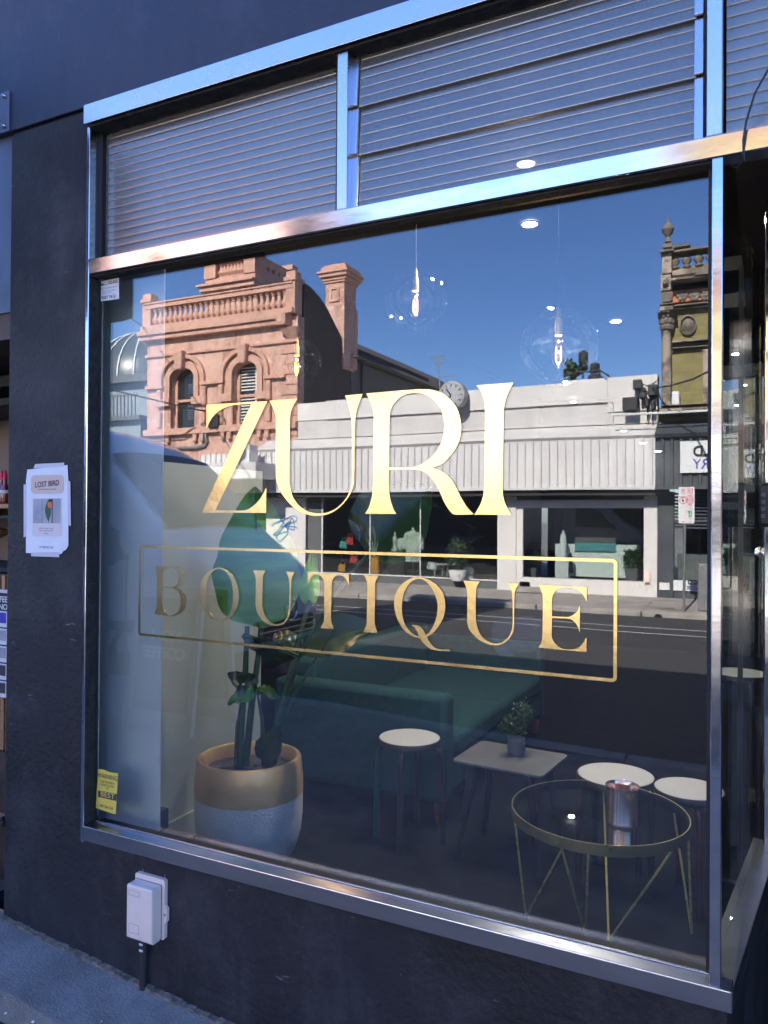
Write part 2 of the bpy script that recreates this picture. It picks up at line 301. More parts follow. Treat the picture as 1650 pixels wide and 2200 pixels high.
def copy_tree(o, loc, label=None, parent=None):
    c = o.copy(); COL.objects.link(c)
    if parent is not None: c.parent = parent
    else: c.location = loc
    if label: c['label'] = label
    for ch in list(o.children): copy_tree(ch, None, None, c)
    return c
def spline(pts, n=7):
    """closed outline; a point with a third value is a sharp corner, runs of three or more points between corners are rounded"""
    N_ = len(pts); cs = [i for i, p in enumerate(pts) if len(p) > 2]; out = []
    V2 = [np.array(p[:2], float) for p in pts]
    def cr(p0, p1, p2, p3, t_): return .5*((2*p1)+(-p0+p2)*t_+(2*p0-5*p1+4*p2-p3)*t_**2+(-p0+3*p1-3*p2+p3)*t_**3)
    for i in range(N_):
        j = (i+1) % N_
        sh_i, sh_j = len(pts[i]) > 2, len(pts[j]) > 2
        if sh_i and sh_j: out.append(V2[i]); continue
        p0 = V2[i]*2-V2[j] if sh_i else V2[i-1]; p3 = V2[j]*2-V2[i] if sh_j else V2[(j+1) % N_]
        for k in range(n): out.append(cr(p0, V2[i], V2[j], p3, k/n))
    return out

# ================================================================== SETTING
def road_z(Y): return -.15-.0352*(Y-3.5)              # the road falls towards the far kerb
def fp_z(x): return max(0., min(.09, -(x+1.55)*.085))-.012
# near footpath, slightly higher at the left
m = MB(); xs = [-30, -8, -4, -3]+[-2.7+.1*i for i in range(16)]+[0, 1, 3, 8, 30]; ys = [.03, 0, -.3, -.8, -1.6, -2.4, -3.22]
m.add([(x, y, fp_z(x)) for y in ys for x in xs], [(j*len(xs)+i, (j+1)*len(xs)+i, (j+1)*len(xs)+i+1, j*len(xs)+i+1) for j in range(len(ys)-1) for i in range(len(xs)-1)])
m.build('footpath', 'footpath', kind='structure', open_=True)
m = MB(); x = -20.
while x < 20:
    m.prism([(x, 0), (x+1.18, 0), (x+1.18, 1), (x, 1)], 'z', 0, 1); x += 1.2
m.v = [Vector((p.x, -3.22-.17*p.y, (fp_z(p.x)+.002 if p.z > .5 else -.2))) for p in m.v]
m.build('kerb', 'kerbstone', kind='structure', bevel=.012)
m = MB(True); m.add([(x, Y, road_z(Y)) for Y in (3.35, 16.2) for x in (-120, 120)], [(0, 1, 3, 2)]); m.build('road', 'asphalt', kind='structure', open_=True)
def on_road(px, py):
    Y = 10.
    for _ in range(30): Y = PZ(px, py, road_z(Y)).y
    return PZ(px, py, road_z(Y))
for a_, b_ in (((830, 1309), (1515, 1360)), ((830, 1319), (1515, 1373))):
    m = MB(True); Y = (on_road(*a_).y+on_road(*b_).y)/2
    m.add([(x, y, road_z(y)+.006) for y in (Y-.055, Y+.055) for x in (-60, 60)], [(0, 1, 3, 2)]); m.build('road_marking', 'paint_white', kind='structure', open_=True)
m = MB(True); m.prism([(-.35, 0), (-.28, 0), (-.28, .12), (-.35, .12)], 'x', -60, 60)
m.v = [Vector((p.x, p.y+16.3, p.z-.6)) for p in m.v]
FK = -.47
def ffz(Y): return FK+.035*(Y-16.)
m = MB(True); x = -60.
while x < 40: m.box(x, x+2.37, 16.0, 16.22, -.75, FK); x += 2.4
m.build('far_kerb', 'concrete', kind='structure', bevel=.03)
m = MB(True); x = -60.
while x < 40:
    for ya_, yb in ((16.222, 17.3), (17.306, 18.6)):
        m.add([(a_, y, ffz(y)) for y in (ya_, yb) for a_ in (x, x+1.79)]+[(a_, y, ffz(y)-.1) for y in (ya_, yb) for a_ in (x, x+1.79)], [(0, 1, 3, 2), (4, 5, 7, 6), (0, 1, 5, 4), (2, 3, 7, 6), (0, 2, 6, 4), (1, 3, 7, 5)])
    x += 1.8
m.build('far_footpath', 'concrete', kind='structure')
m = MB(True); m.box(-60, 40, 16.1, 18.7, -1.2, -.62); m.build('far_subsoil', 'crack', kind='structure')
m = MB(); m.add([(-500, -500, -.9), (500, -500, -.9), (500, 500, -.9), (-500, 500, -.9)], [(0, 1, 2, 3)]); m.build('ground', 'concrete', kind='structure', open_=True)

# ================================================================== OUR SHOP
ZT = P(700, 106.5, -.05).z                             # underside of top rail face
RAILT = P(825, 17.5, -.05).z
TRT, TRB = P(700, 456.6, -.03).z, P(700, 494, -.03).z
SLT, SLB = P(861, 1950, -.035).z, P(1573.5, 2180, -.035).z
XL, XR = P(181, 900, -.03).x, P(1552, 900, -.03).x
WL = P(20, 700, 0).x
shop = empty('shop_building', (WL, .3, 0), 'dark navy painted shop with a steel framed front window, filling the photo', 'shop')
m = MB(); JZ = P(100, 262, 0).z
# left pier with uneven left arris
xq = P(1573.5, 2180, -.035).x-.012
m.prism([(WL, -.3), (xq, -.3), (xq, SLB-.004), (XL-.003, SLB-.004), (XL-.003, JZ-.006), (WL, JZ-.006)], 'y', 0, .06)      # pier and the wall under the window
m.build('pier', 'navy_rough', shop, bevel=.006)
m = MB(); m.box(-6.05, 9, -.004, .35, JZ+.006, 6.05)
m.build('wall', 'navy', shop, bevel=.004)
m = MB(); m.box(WL+.002, XL-.01, .012, .35, JZ-.007, JZ+.007); m.build('joint', 'crack', shop)
m = MB(); m.box(-6.05, 9, .35, 8.4, 5.7, 6.0); m.box(-6.05, 9, 8.2, 8.4, -.3, 5.7); m.box(8.8, 9, .35, 8.2, -.3, 5.7); m.box(-6.05, -5.9, .35, 8.2, -.3, 5.7); m.box(-5.9, -2.9, 2.2, 2.35, -.3, 5.7); m.box(1.75, 9, 0, .3, -.3, JZ-.01)
m.build('outer_wall', 'navy', shop)
# ragged mortar bead under the sill and along the foot of the wall
m = MB(); random.seed(3)
def ragged(m, x0, x1, y, z0f, th, step=.012):
    x = x0
    while x < x1:
        h = th*(.35+.9*random.random()**2); z = z0f(x)
        m.hexa([(x, y, z-h*.6), (x+step*1.3, y, z-h*.5), (x+step*1.3, y+.02, z-h*.5), (x, y+.02, z-h*.6)], [(x, y-.001, z+h*.5), (x+step*1.3, y-.001, z+h*.4), (x+step*1.3, y+.02, z+h*.4), (x, y+.02, z+h*.5)]); x += step
ragged(m, XL+.03, -.1, -.006, lambda x: SLB-.004, .007)
m.build('mortar_bead', 'dark_mottle', shop)
m = MB(); ragged(m, WL, .2, -.02, lambda x: fp_z(x)+.004, .013, .02); m.build('foot_mortar', 'mortar', shop)
# conduit stain: pipe painted over, from the box down to the ground
# --- window frame
win = empty('dummy', (XL, 0, SLB), 'x', 'x'); COL.objects.unlink(win); bpy.data.objects.remove(win)
m = MB(); XE = 1.5
GX0 = P(214, 1500, G).x; GX1 = P(1517, 1500, G).x
m.box(XL+.014, P(209, 1500, G).x, G-.006, G+.004, SLT-.02, TRB-.013); m.box(P(1520, 1200, G).x, XR-.008, G-.012, G+.03, SLT, TRB)
m.box(GX0, XR-.012, G-.01, G+.03, SLT-.02, SLT+.002); m.box(XL+.03, XR, G-.004, G+.008, TRB-.005, TRB+.01)
fr = m.build('window_frame', 'gasket', shop, label='black recessed bead of the steel window frame')
m = MB(); m.prism([(-.05, ZT), (-.05, RAILT), (.0, RAILT), (.0, RAILT-.003), (.05, RAILT-.003), (.05, ZT+.012), (-.035, ZT+.006)], 'x', XL+.004, XE); m.build('top_rail', 'steel_satin', fr, bevel=.0015)
m = MB(); m.box(XL+.014, XE, -.035, .06, ZT-.006, ZT+.005); m.build('rail_underside', 'dark_mottle', fr)
m = MB(); m.prism([(-.0285, TRB), (-.0335, TRT), (.03, TRT), (.03, TRB)], 'x', XL+.012, XE); m.build('transom', 'steel', fr, bevel=.003)
m = MB(); m.box(XL+.014, XR, -.018, G-.0065, TRB-.006, TRB-.001); m.build('transom_seal', 'dark_mottle', fr)
m = MB(); m.box(XL, XL+.014, -.03, .04, SLB-.01, ZT-.001); m.build('post', 'steel', fr, bevel=.002)
m = MB(); m.box(XL+.0142, XL+.018, -.026, G-.0065, SLT+.002, TRB-.013); m.build('reveal', 'dark_mottle', fr)  # thin dark strip laid over the post's steel inner face
m = MB(); m.box(P(1527.5, 900, -.03).x, XR, -.03, .02, SLT+.001, TRB-.001); m.build('post', 'steel', fr, bevel=.003, label='polished steel corner post at the right of the window')
m = MB(); m.box(P(1518, 200, -.03).x, P(1552, 200, -.03).x, -.028, .035, TRT+.001, ZT-.007); m.build('post', 'steel_satin', fr, bevel=.003)
m = MB(); m.box(P(723, 300, -.03).x, P(745, 300, -.03).x, -.028, .035, TRT+.001, ZT-.007); m.build('mullion', 'steel_satin', fr, bevel=.002)
# sill with splayed return
s0 = P(1573.5, 2134, -.035); sx0 = XL+.013; sdir = Vector((.115, .99, 0)).normalized()
m = MB(); m.prism([(-.035, SLB), (-.035, SLT), (G-.011, SLT+.006), (G-.011, SLB)], 'x', sx0, s0.x)
m.build('sill', 'steel_old', fr, bevel=.0025)
e = .95; m = MB()
c0 = Vector((s0.x, -.035, 0)); c1 = c0+sdir*e; nrm = Vector((-sdir.y, sdir.x, 0))
m.hexa([(c0.x, c0.y, SLB), (c1.x, c1.y, SLB), (c1.x+nrm.x*.075, c1.y+nrm.y*.075, SLB), (c0.x-.075, c0.y+.002, SLB)], [(c0.x+.001, c0.y, SLT+.0005), (c1.x, c1.y, SLT+.0005), (c1.x+nrm.x*.075, c1.y+nrm.y*.075, SLT+.006), (c0.x-.075, c0.y+.002, SLT+.0005)])
m.build('return_sill', 'steel_dimmed', fr, bevel=.0025)  # same sill steel, coloured darker to hold down its sky reflection
w0 = c0+nrm*.014+sdir*.014; w1_ = c1+nrm*.014; m = MB(); m.hexa([(w0.x, w0.y, -.3), (w1_.x, w1_.y, -.3), (w1_.x+nrm.x*.04, w1_.y+nrm.y*.04, -.3), (w0.x+nrm.x*.04, w0.y+nrm.y*.04+.02, -.3)], [(w0.x, w0.y, SLB-.003), (w1_.x, w1_.y, SLB-.003), (w1_.x+nrm.x*.04, w1_.y+nrm.y*.04, SLB-.003), (w0.x+nrm.x*.04, w0.y+nrm.y*.04+.02, SLB-.003)]); m.build('return_wall', 'navy_rough', shop)
m = MB(); m.box(XL+.03, XR-.01, .004, G-.012, SLT+.006, SLT+.009); m.build('sill_bead', 'steel_old', fr)
# panes
m = MB(); m.box(GX0-.02, P(1524, 1200, G).x, G, G+.006, SLT, TRB); m.build('glass_pane', 'shop_glass', shop, label='large clear front window pane mirroring the street')
g0 = Vector((XR-.018, .03, 0)); g1 = g0+sdir*.84
m = MB(); m.hexa([(g0.x, g0.y, SLT+.006), (g1.x, g1.y, SLT+.006), (g1.x-.006, g1.y, SLT+.006), (g0.x-.006, g0.y, SLT+.006)], [(g0.x, g0.y, TRB), (g1.x, g1.y, TRB), (g1.x-.006, g1.y, TRB), (g0.x-.006, g0.y, TRB)]); m.build('glass_pane', 'side_glass', shop, label='narrow side pane returning into the entrance')
# fluted panels
def fluted(x0, x1, z0, z1, y0, y1, pitch=.0275, dep=.0011, th=.004):
    m = MB(); n = max(2, round((z1-z0)/pitch)); prof = []
    for i in range(n):
        for k in range(8):
            t_ = k/8; prof.append((z0+(z1-z0)*(i+(0, .04, .12, .3, .5, .7, .88, .96)[k])/n, (0, .62, .9, .97, 1, .97, .9, .62)[k]*dep))
    prof.append((z1, 0)); vs = []
    for z, d in prof:
        y = y0+(y1-y0)*(z-z0)/(z1-z0)-d
        for x in (x0, x1): vs.append((x, y, z))
    k = len(vs); vs += [(x, y0+(y1-y0)*(z-z0)/(z1-z0)+th, z) for z, d in prof for x in (x0, x1)]
    L = len(prof); fs = [(2*i, 2*i+1, 2*i+3, 2*i+2) for i in range(L-1)]+[(k+2*i, k+2*i+2, k+2*i+3, k+2*i+1) for i in range(L-1)]
    m.add(vs, fs); return m
YF = .028
fan = fluted(XL+.032, P(722, 300, YF).x, TRT-.002, ZT, YF, YF).build('fanlight', 'fluted', shop, smooth=True, open_=True, label='fixed panel of ribbed frosted glass above the window')
m = MB(); m.box(XL+.014, XL+.030, .012, .03, TRT, ZT-.006); m.build('fanlight_stop', 'gasket', fan)
lv = MB(); x0, x1 = P(750, 300, 0).x, P(1517, 200, 0).x
lvo = bpy.data.objects.new('louvre_window', None); COL.objects.link(lvo); lvo.parent = shop; WORLD['louvre_window'] = WORLD[shop.name]; lvo['label'] = 'louvre window of three ribbed glass blades'
for xa in (x0, x1-.006): MB().box(xa, xa+.006, .0, .05, TRT, ZT-.006).build('jamb', 'dark_mottle', lvo)
z1_, z2_ = (P(765, 230, .0).z+P(1498, 30, 0).z)/2, (P(765, 338, .0).z+P(1498, 152, 0).z)/2
for zb, zt in ((z1_-.004, ZT+.01), (z2_-.004, z1_+.006), (TRT+.001, z2_+.006)):
    fluted(x0+.03, x1-.022, zb, zt, .004, .018, pitch=.03).build('blade', 'fluted', lvo, smooth=True, open_=True)
for xa in (x0+.008, x1-.026):
    for zb, zt in ((z1_, ZT-.01), (z2_, z1_-.004), (TRT+.003, z2_-.004)):
        m = MB(); m.hexa([(xa, -.006, zb), (xa+.02, -.006, zb), (xa+.02, .002, zb), (xa, .002, zb)], [(xa, .006, zt), (xa+.02, .006, zt), (xa+.02, .014, zt), (xa, .014, zt)]); m.build('clip', 'steel_satin', lvo, bevel=.0012)
fluted(XR+.004, XE, TRT-.002, ZT, YF, YF).build('fanlight', 'fluted', shop, smooth=True, open_=True, label='ribbed glass panel above the entrance')
# upper room behind the fanlights
# --- interior shell
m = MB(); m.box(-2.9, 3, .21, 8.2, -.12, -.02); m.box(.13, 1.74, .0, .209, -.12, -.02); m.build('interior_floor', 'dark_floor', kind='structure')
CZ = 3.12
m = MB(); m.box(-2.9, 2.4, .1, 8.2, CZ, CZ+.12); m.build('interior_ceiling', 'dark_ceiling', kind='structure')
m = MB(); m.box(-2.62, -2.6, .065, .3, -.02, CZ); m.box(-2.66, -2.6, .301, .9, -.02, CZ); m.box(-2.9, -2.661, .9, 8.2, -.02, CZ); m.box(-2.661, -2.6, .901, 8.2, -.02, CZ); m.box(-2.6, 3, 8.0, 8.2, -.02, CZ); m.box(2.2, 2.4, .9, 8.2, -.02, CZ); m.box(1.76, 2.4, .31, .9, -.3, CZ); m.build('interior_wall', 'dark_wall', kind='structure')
pe = P(343, 1700, .13).x
m = MB(); m.box(XL-.3, pe, .13, .137, .0, CZ-.005); m.build('pillar', 'pillar_paint', shop, bevel=.004, label='pale grey interior pillar at the left of the window')
m = MB(); m.box(-2.597, -2.55, .44, PX(560, 1500, -2.55).y, -.02, 1.84); m.box(-2.55, -2.535, .45, PX(560, 1500, -2.55).y, -.015, .11); iw = m.build('inner_wall', 'inner_wall', shop, label='pale inside wall behind the pot plant, cut low in place of its unlit upper part')  # wall stops below the ceiling; its height imitates light fading upwards
m = MB(); m.box(P(348, 1750, .5).x, P(362, 1750, .5).x, .45, .5, P(348, 1775, .5).z, P(348, 1733, .5).z); m.build('power_socket', 'black_plastic', iw)
# entrance soffit with beams, right of the corner post
ent = MB(); ent.box(XR+.01, 1.7, .05, 2.6, 2.62, 2.7)
eo = ent.build('entrance_ceiling', 'dark_ceiling', shop, label='dark entrance ceiling with battens')
for k in range(5):
    m = MB(); a_ = Vector((XR+.04+.13*k, .05, 2.55)); b_ = a_+Vector((.42, 1.7, 0)); m.hexa([a_, b_, b_+Vector((.05, 0, 0)), a_+Vector((.05, 0, 0))], [p+Vector((0, 0, .06)) for p in (a_, b_, b_+Vector((.05, 0, 0)), a_+Vector((.05, 0, 0)))]); m.build('batten', 'shop_grey', eo)
for px, py in ((1600, 560), (1600, 640)):
    c = P(px, py, 2.2); m = MB(); m.box(XR-.1, .8, 2.2, 2.26, c.z-.04, c.z+.03); m.build('bulkhead', 'shop_dark', eo)
# door frame post and open glass door
m = MB(); a_ = P(1641, 1500, .83); m.box(a_.x, a_.x+.06, .80, .86, SLT, 2.62); m.build('door_post', 'alu_mirror', shop, bevel=.003)
door = empty('glass_door', (-.1, 1.5, 0), 'dark framed glass door standing inside the entrance, right of the corner post', 'door')
DY = 1.5; dz = P(1570, 812, DY).z
m = MB(); xa, xb, xc, xd = P(1549, 1100, DY).x, P(1586, 1100, DY).x, P(1597, 1100, DY).x, P(1640, 1100, DY).x
m.box(xb, xc, DY-.02, DY+.02, 0, 2.62); m.box(xa-.05, xa-.02, DY-.02, DY+.02, 0, 2.62); m.box(xd, xd+.04, DY-.02, DY+.02, 0, 2.62); m.box(xa-.05, xd+.04, DY-.018, DY+.018, dz, dz+.05); m.box(xa-.05, xd+.04, DY-.018, DY+.018, 0, .1); m.build('frame', 'black_plastic', door)
for xx0, xx1, tl in ((xa-.02, xb, math.radians(3.2)), (xc, xd, math.radians(1.6))):
    m = MB(); dy = math.tan(tl)*(xx1-xx0); m.hexa([(xx0, DY+dy, .1), (xx1, DY, .1), (xx1, DY+.005, .1), (xx0, DY+dy+.005, .1)], [(xx0, DY+dy, dz), (xx1, DY, dz), (xx1, DY+.005, dz), (xx0, DY+dy+.005, dz)]); m.build('glass', 'side_glass', door)
h0 = P(1612, 1190, DY-.05)
m = MB(); m.tube([h0+Vector((-.035, 0, 0)), h0+Vector((.03, 0, 0))], .006); m.lathe(h0+Vector((.035, .0, .01)), [(.0, -.014), (.02, -.012), (.02, .01), (0, .012)], 14, 'y'); m.build('handle', 'chrome', door, smooth=True)
# lock box with keypad at the frame edge
kp = P(1655, 1088, .72); m = MB(); m.box(kp.x-.032, kp.x+.035, .71, .78, kp.z-.065, kp.z+.075)
ko = m.build('key_safe', 'black_plastic', bevel=.012, label='black keypad lock box on the entrance frame at the right edge', cat='lock box')
for i in range(4):
    for j in range(3):
        m = MB(); m.box(kp.x-.026+.02*j, kp.x-.014+.02*j, .706, .712, kp.z+.03-.022*i, kp.z+.042-.022*i); m.build('key', 'shop_grey', ko)
# hanging cable at top right
pts = [P(*q) for q in ((1650, 150, -.055), (1622, 200, -.06), (1603, 262, -.065), (1597, 300, -.062), (1598, 345, -.05), (1585, 362, -.03), (1570, 356, .0))]
m = MB(); m.tube(pts, .0028, 6); m.build('cable', 'cable', smooth=True, label='thin black cable hanging over the steel transom at top right', cat='cable')

# ================================================================== LETTERING
def glass_pt(cx, cy, sx, ox, oy):
    p = P(ox+cx*sx, oy+cy*sx, G); return (p.x, p.z)
def letter(name, conts, sx, ox, oy, parent, lift=0.0):
    m = MB(); cs = [[glass_pt(a_, b_, sx, ox, oy) for a_, b_ in spline(c)] for c in conts]
    m.curve(cs, .0006, lambda c: Vector((c.x, G-.0011-lift+c.z, c.y)))
    return m.build(name, 'gold', parent)
k = 1
A_ = 400/1650
zuri = empty('gold_lettering', P(765, 1105, G), 'large gold leaf capitals reading ZURI on the window glass', 'lettering')
letter('letter_z', [[(182, 370, k), (720, 338, k), (262, 1304, k), (480, 1307), (560, 1290), (640, 1225), (690, 1150), (712, 1100, k), (710, 1328, k), (140, 1326, k), (581, 361, k), (470, 368), (390, 380), (300, 420), (235, 480), (200, 540), (183, 588, k)]], A_, 400, 780, zuri)
letter('letter_u', [[(740, 335, k), (986, 316, k), (940, 400), (922, 480), (920, 560), (917, 1020), (925, 1100), (945, 1180), (990, 1250), (1060, 1305), (1140, 1330), (1220, 1330), (1300, 1305), (1370, 1255), (1430, 1180), (1465, 1090), (1473, 1010), (1472, 700), (1470, 540), (1455, 430), (1430, 340), (1410, 288, k), (1566, 274, k), (1535, 350), (1510, 430), (1498, 530), (1493, 700), (1490, 1010), (1480, 1090), (1455, 1160), (1400, 1240), (1320, 1310), (1230, 1347), (1130, 1352), (1040, 1330), (950, 1275), (880, 1200), (830, 1120), (805, 1040), (797, 960), (798, 560), (795, 470), (775, 400)]], A_, 400, 780, zuri)
letter('letter_r', [[(195, 270, k), (440, 249), (600, 236), (700, 232), (790, 240), (880, 275), (960, 345), (1010, 430), (1035, 540), (1030, 640), (1000, 730), (940, 820), (870, 890), (780, 928, k), (870, 965), (940, 1020), (990, 1100), (1040, 1200), (1090, 1280), (1148, 1340, k), (990, 1343), (940, 1315), (890, 1240), (850, 1150), (810, 1070), (750, 995), (690, 955), (600, 943), (394, 945, k), (392, 1050), (396, 1130), (412, 1220), (435, 1290), (461, 1337, k), (183, 1335, k), (215, 1285), (240, 1210), (252, 1130), (257, 1000), (260, 600), (262, 470), (250, 400), (225, 330)],
                    [(397, 926, k), (600, 922), (680, 900), (750, 855), (820, 780), (865, 690), (885, 590), (882, 500), (855, 410), (800, 335), (730, 285), (650, 267), (570, 272), (500, 300), (440, 360), (410, 420), (402, 480), (399, 600)]], A_, 740, 780, zuri)
letter('letter_i', [[(1172, 198, k), (1500, 173, k), (1455, 260), (1430, 330), (1413, 420), (1411, 560), (1403, 1000), (1403, 1130), (1415, 1210), (1440, 1275), (1480, 1345, k), (1154, 1343, k), (1200, 1265), (1225, 1200), (1238, 1120), (1243, 1000), (1247, 560), (1247, 400), (1235, 320), (1210, 250)]], A_, 740, 780, zuri)
bou = empty('boxed_lettering', P(810, 1400, G), 'smaller gold capitals reading BOUTIQUE inside a thin gold rectangle', 'lettering')
B_ = 370/1650
letter('letter_b', [[(195, 293, k), (390, 298), (440, 320), (468, 360), (475, 400), (465, 450), (440, 485), (405, 500, k), (450, 525), (485, 570), (495, 630), (485, 690), (450, 740), (400, 768), (340, 775), (185, 756, k), (205, 710), (213, 650), (215, 450), (213, 380), (205, 330)],
                    [(268, 494, k), (268, 400), (272, 360), (290, 325), (330, 308), (380, 320), (412, 360), (420, 400), (412, 450), (390, 480), (360, 493, k)],
                    [(268, 503, k), (370, 509), (410, 535), (435, 580), (440, 640), (430, 700), (400, 745), (350, 768), (310, 755), (275, 700), (265, 640), (265, 560)]], B_, 290, 1150, bou)
letter('letter_o', [[(811, 308), (900, 345), (965, 430), (998, 560), (980, 690), (910, 790), (811, 823), (715, 785), (650, 690), (622, 560), (645, 430), (715, 345)], [(811, 323), (875, 355), (925, 440), (942, 570), (930, 690), (885, 775), (818, 809), (755, 780), (700, 690), (682, 570), (698, 430), (745, 350)]], B_, 290, 1150, bou)
letter('letter_u', [[(1133, 335, k), (1253, 339, k), (1230, 385), (1226, 430), (1222, 640), (1228, 700), (1250, 770), (1300, 830), (1360, 852), (1420, 835), (1460, 780), (1475, 720), (1480, 640), (1484, 480), (1475, 410), (1453, 348, k), (1530, 352, k), (1505, 410), (1497, 480), (1493, 640), (1490, 720), (1470, 790), (1430, 845), (1370, 866), (1300, 860), (1230, 820), (1180, 750), (1160, 680), (1157, 620), (1160, 450), (1155, 390)]], B_, 290, 1150, bou)
C_ = 360/1650
letter('letter_t', [[(100, 276, k), (503, 294, k), (506, 420, k), (490, 365), (460, 320), (415, 303), (375, 312), (345, 345), (335, 400), (333, 520), (328, 700), (335, 770), (358, 832, k), (224, 822, k), (250, 770), (262, 700), (262, 520), (264, 400), (255, 350), (225, 308), (185, 293), (150, 305), (120, 345), (100, 395, k)]], C_, 640, 1170, bou)
letter('letter_i', [[(653, 303, k), (795, 311, k), (770, 355), (762, 400), (762, 500), (757, 700), (763, 800), (790, 871, k), (645, 859, k), (672, 800), (680, 740), (685, 500), (687, 400), (675, 345)]], C_, 640, 1170, bou)
letter('letter_q', [[(1180, 318), (1280, 340), (1370, 400), (1430, 480), (1453, 590), (1440, 700), (1390, 800), (1320, 880), (1250, 915), (1190, 918), (1120, 895), (1040, 830), (980, 730), (952, 610), (958, 510), (1000, 420), (1080, 350)], [(1185, 336), (1255, 358), (1320, 430), (1362, 520), (1378, 610), (1365, 720), (1330, 810), (1275, 880), (1195, 904), (1120, 865), (1060, 790), (1030, 690), (1027, 590), (1045, 480), (1105, 378)]], C_, 640, 1170, bou)
letter('letter_tail', [[(1122, 790, k), (1185, 795), (1225, 825), (1260, 880), (1295, 950), (1340, 1005), (1400, 1030), (1498, 1032, k), (1497, 1048, k), (1400, 1045), (1310, 1025), (1240, 970), (1200, 910), (1175, 850), (1150, 815)]], C_, 640, 1170, bou, lift=.0009)
D_ = 390/1650
letter('letter_u', [[(152, 284, k), (301, 293, k), (275, 340), (266, 400), (264, 600), (272, 680), (300, 760), (350, 820), (420, 853), (490, 850), (550, 810), (585, 750), (598, 680), (600, 500), (595, 400), (580, 350), (560, 306, k), (655, 311, k), (625, 370), (615, 440), (612, 700), (600, 760), (560, 820), (500, 862), (440, 872), (370, 860), (290, 820), (220, 750), (190, 680), (187, 600), (187, 400), (175, 340)]], D_, 960, 1180, bou)
letter('letter_e', [[(833, 322, k), (1273, 343, k), (1272, 475, k), (1250, 430), (1210, 380), (1150, 350), (1060, 345), (1000, 370), (965, 420), (957, 480), (957, 608, k), (1080, 614), (1130, 605), (1180, 570), (1212, 508, k), (1208, 760, k), (1190, 700), (1150, 650), (1100, 630), (957, 624, k), (955, 780), (965, 820), (1000, 870), (1060, 905), (1140, 910), (1200, 890), (1240, 850), (1270, 800, k), (1272, 935, k), (833, 893, k), (860, 850), (870, 780), (873, 600), (873, 440), (860, 380)]], D_, 960, 1180, bou)
# worn marks on the pane
m, t, b = nodes('residue'); t.nodes.remove(b); tr = N(t, 'ShaderNodeBsdfTransparent'); df = N(t, 'ShaderNodeBsdfDiffuse'); mx = N(t, 'ShaderNodeMixShader'); df.inputs[0].default_value = (.6, .6, .58, 1)
nz = N(t, 'ShaderNodeTexNoise'); nz.inputs['Scale'].default_value = 60; nz.inputs['Detail'].default_value = 6; mr = N(t, 'ShaderNodeMapRange'); mr.inputs['To Min'].default_value = .02; mr.inputs['To Max'].default_value = .16; t.links.new(nz.outputs[0], mr.inputs[0]); t.links.new(mr.outputs[0], mx.inputs[0])
t.links.new(tr.outputs[0], mx.inputs[1]); t.links.new(df.outputs[0], mx.inputs[2]); t.links.new(mx.outputs[0], t.nodes['Material Output'].inputs[0])
pane = bpy.data.objects['glass_pane']
m = MB()
for c in ([(1056, 1352), (1072, 1332), (1108, 1322), (1120, 1345), (1118, 1380), (1098, 1398), (1066, 1392)], [(1112, 1330), (1145, 1324), (1168, 1345), (1166, 1392), (1130, 1402), (1108, 1396), (1122, 1360)], [(1060, 1384), (1104, 1396), (1098, 1412), (1070, 1404)]):
    m.curve([[(P(a_, b_, G).x, P(a_, b_, G).z) for a_, b_ in spline(c)]], .0002, lambda q: Vector((q.x, G-.0004-.0004*len(m.v)/(1+len(m.v)), q.y)))
m.build('glue_residue', 'residue', fr)
random.seed(21)
for i in range(16):
    x, y = rnd(900, 1290), rnd(1055, 1190); a_ = rnd(-1.3, 1.3); L = rnd(40, 130); cv = rnd(-.6, .6); pts = []
    for q in range(8): t_ = q/7; pts.append(P(x+L*t_*math.cos(a_+cv*t_), y+L*t_*math.sin(a_+cv*t_), G-.0008))
    m = MB(); m.tube(pts, [.0001]+[.00035]*6+[.0001], 4); m.build('scratch', 'residue', fr)
for i in range(7):
    x, y = rnd(260, 1480), rnd(600, 1900); m = MB(); m.tube([P(x+rnd(-3, 3)*q, y+rnd(5, 12)*q, G-.0008) for q in range(4)], .0003, 4); m.build('scratch', 'residue', fr)
fx0, fx1 = P(298.5, 1270, G).x, P(1326, 1330, G).x; fz1 = (P(300, 1170, G).z+P(1325, 1202.5, G).z)/2; fz0 = (P(296, 1363, G).z+P(1325, 1468.5, G).z)/2
def rrect(x0, x1, z0, z1, r, n=5):
    o = []
    for cx, cz, a0 in ((x1-r, z1-r, 0), (x0+r, z1-r, 90), (x0+r, z0+r, 180), (x1-r, z0+r, 270)):
        for i in range(n+1):
            a_ = math.radians(a0+90*i/n); o.append((cx+r*math.cos(a_), cz+r*math.sin(a_)))
    return o
m = MB(); sw = .0085; m.curve([rrect(fx0, fx1, fz0, fz1, .012), rrect(fx0+sw, fx1-sw, fz0+sw, fz1-sw, .005)], .0006, lambda c: Vector((c.x, G-.0011+c.z, c.y))); m.build('gold_border', 'gold', bou)

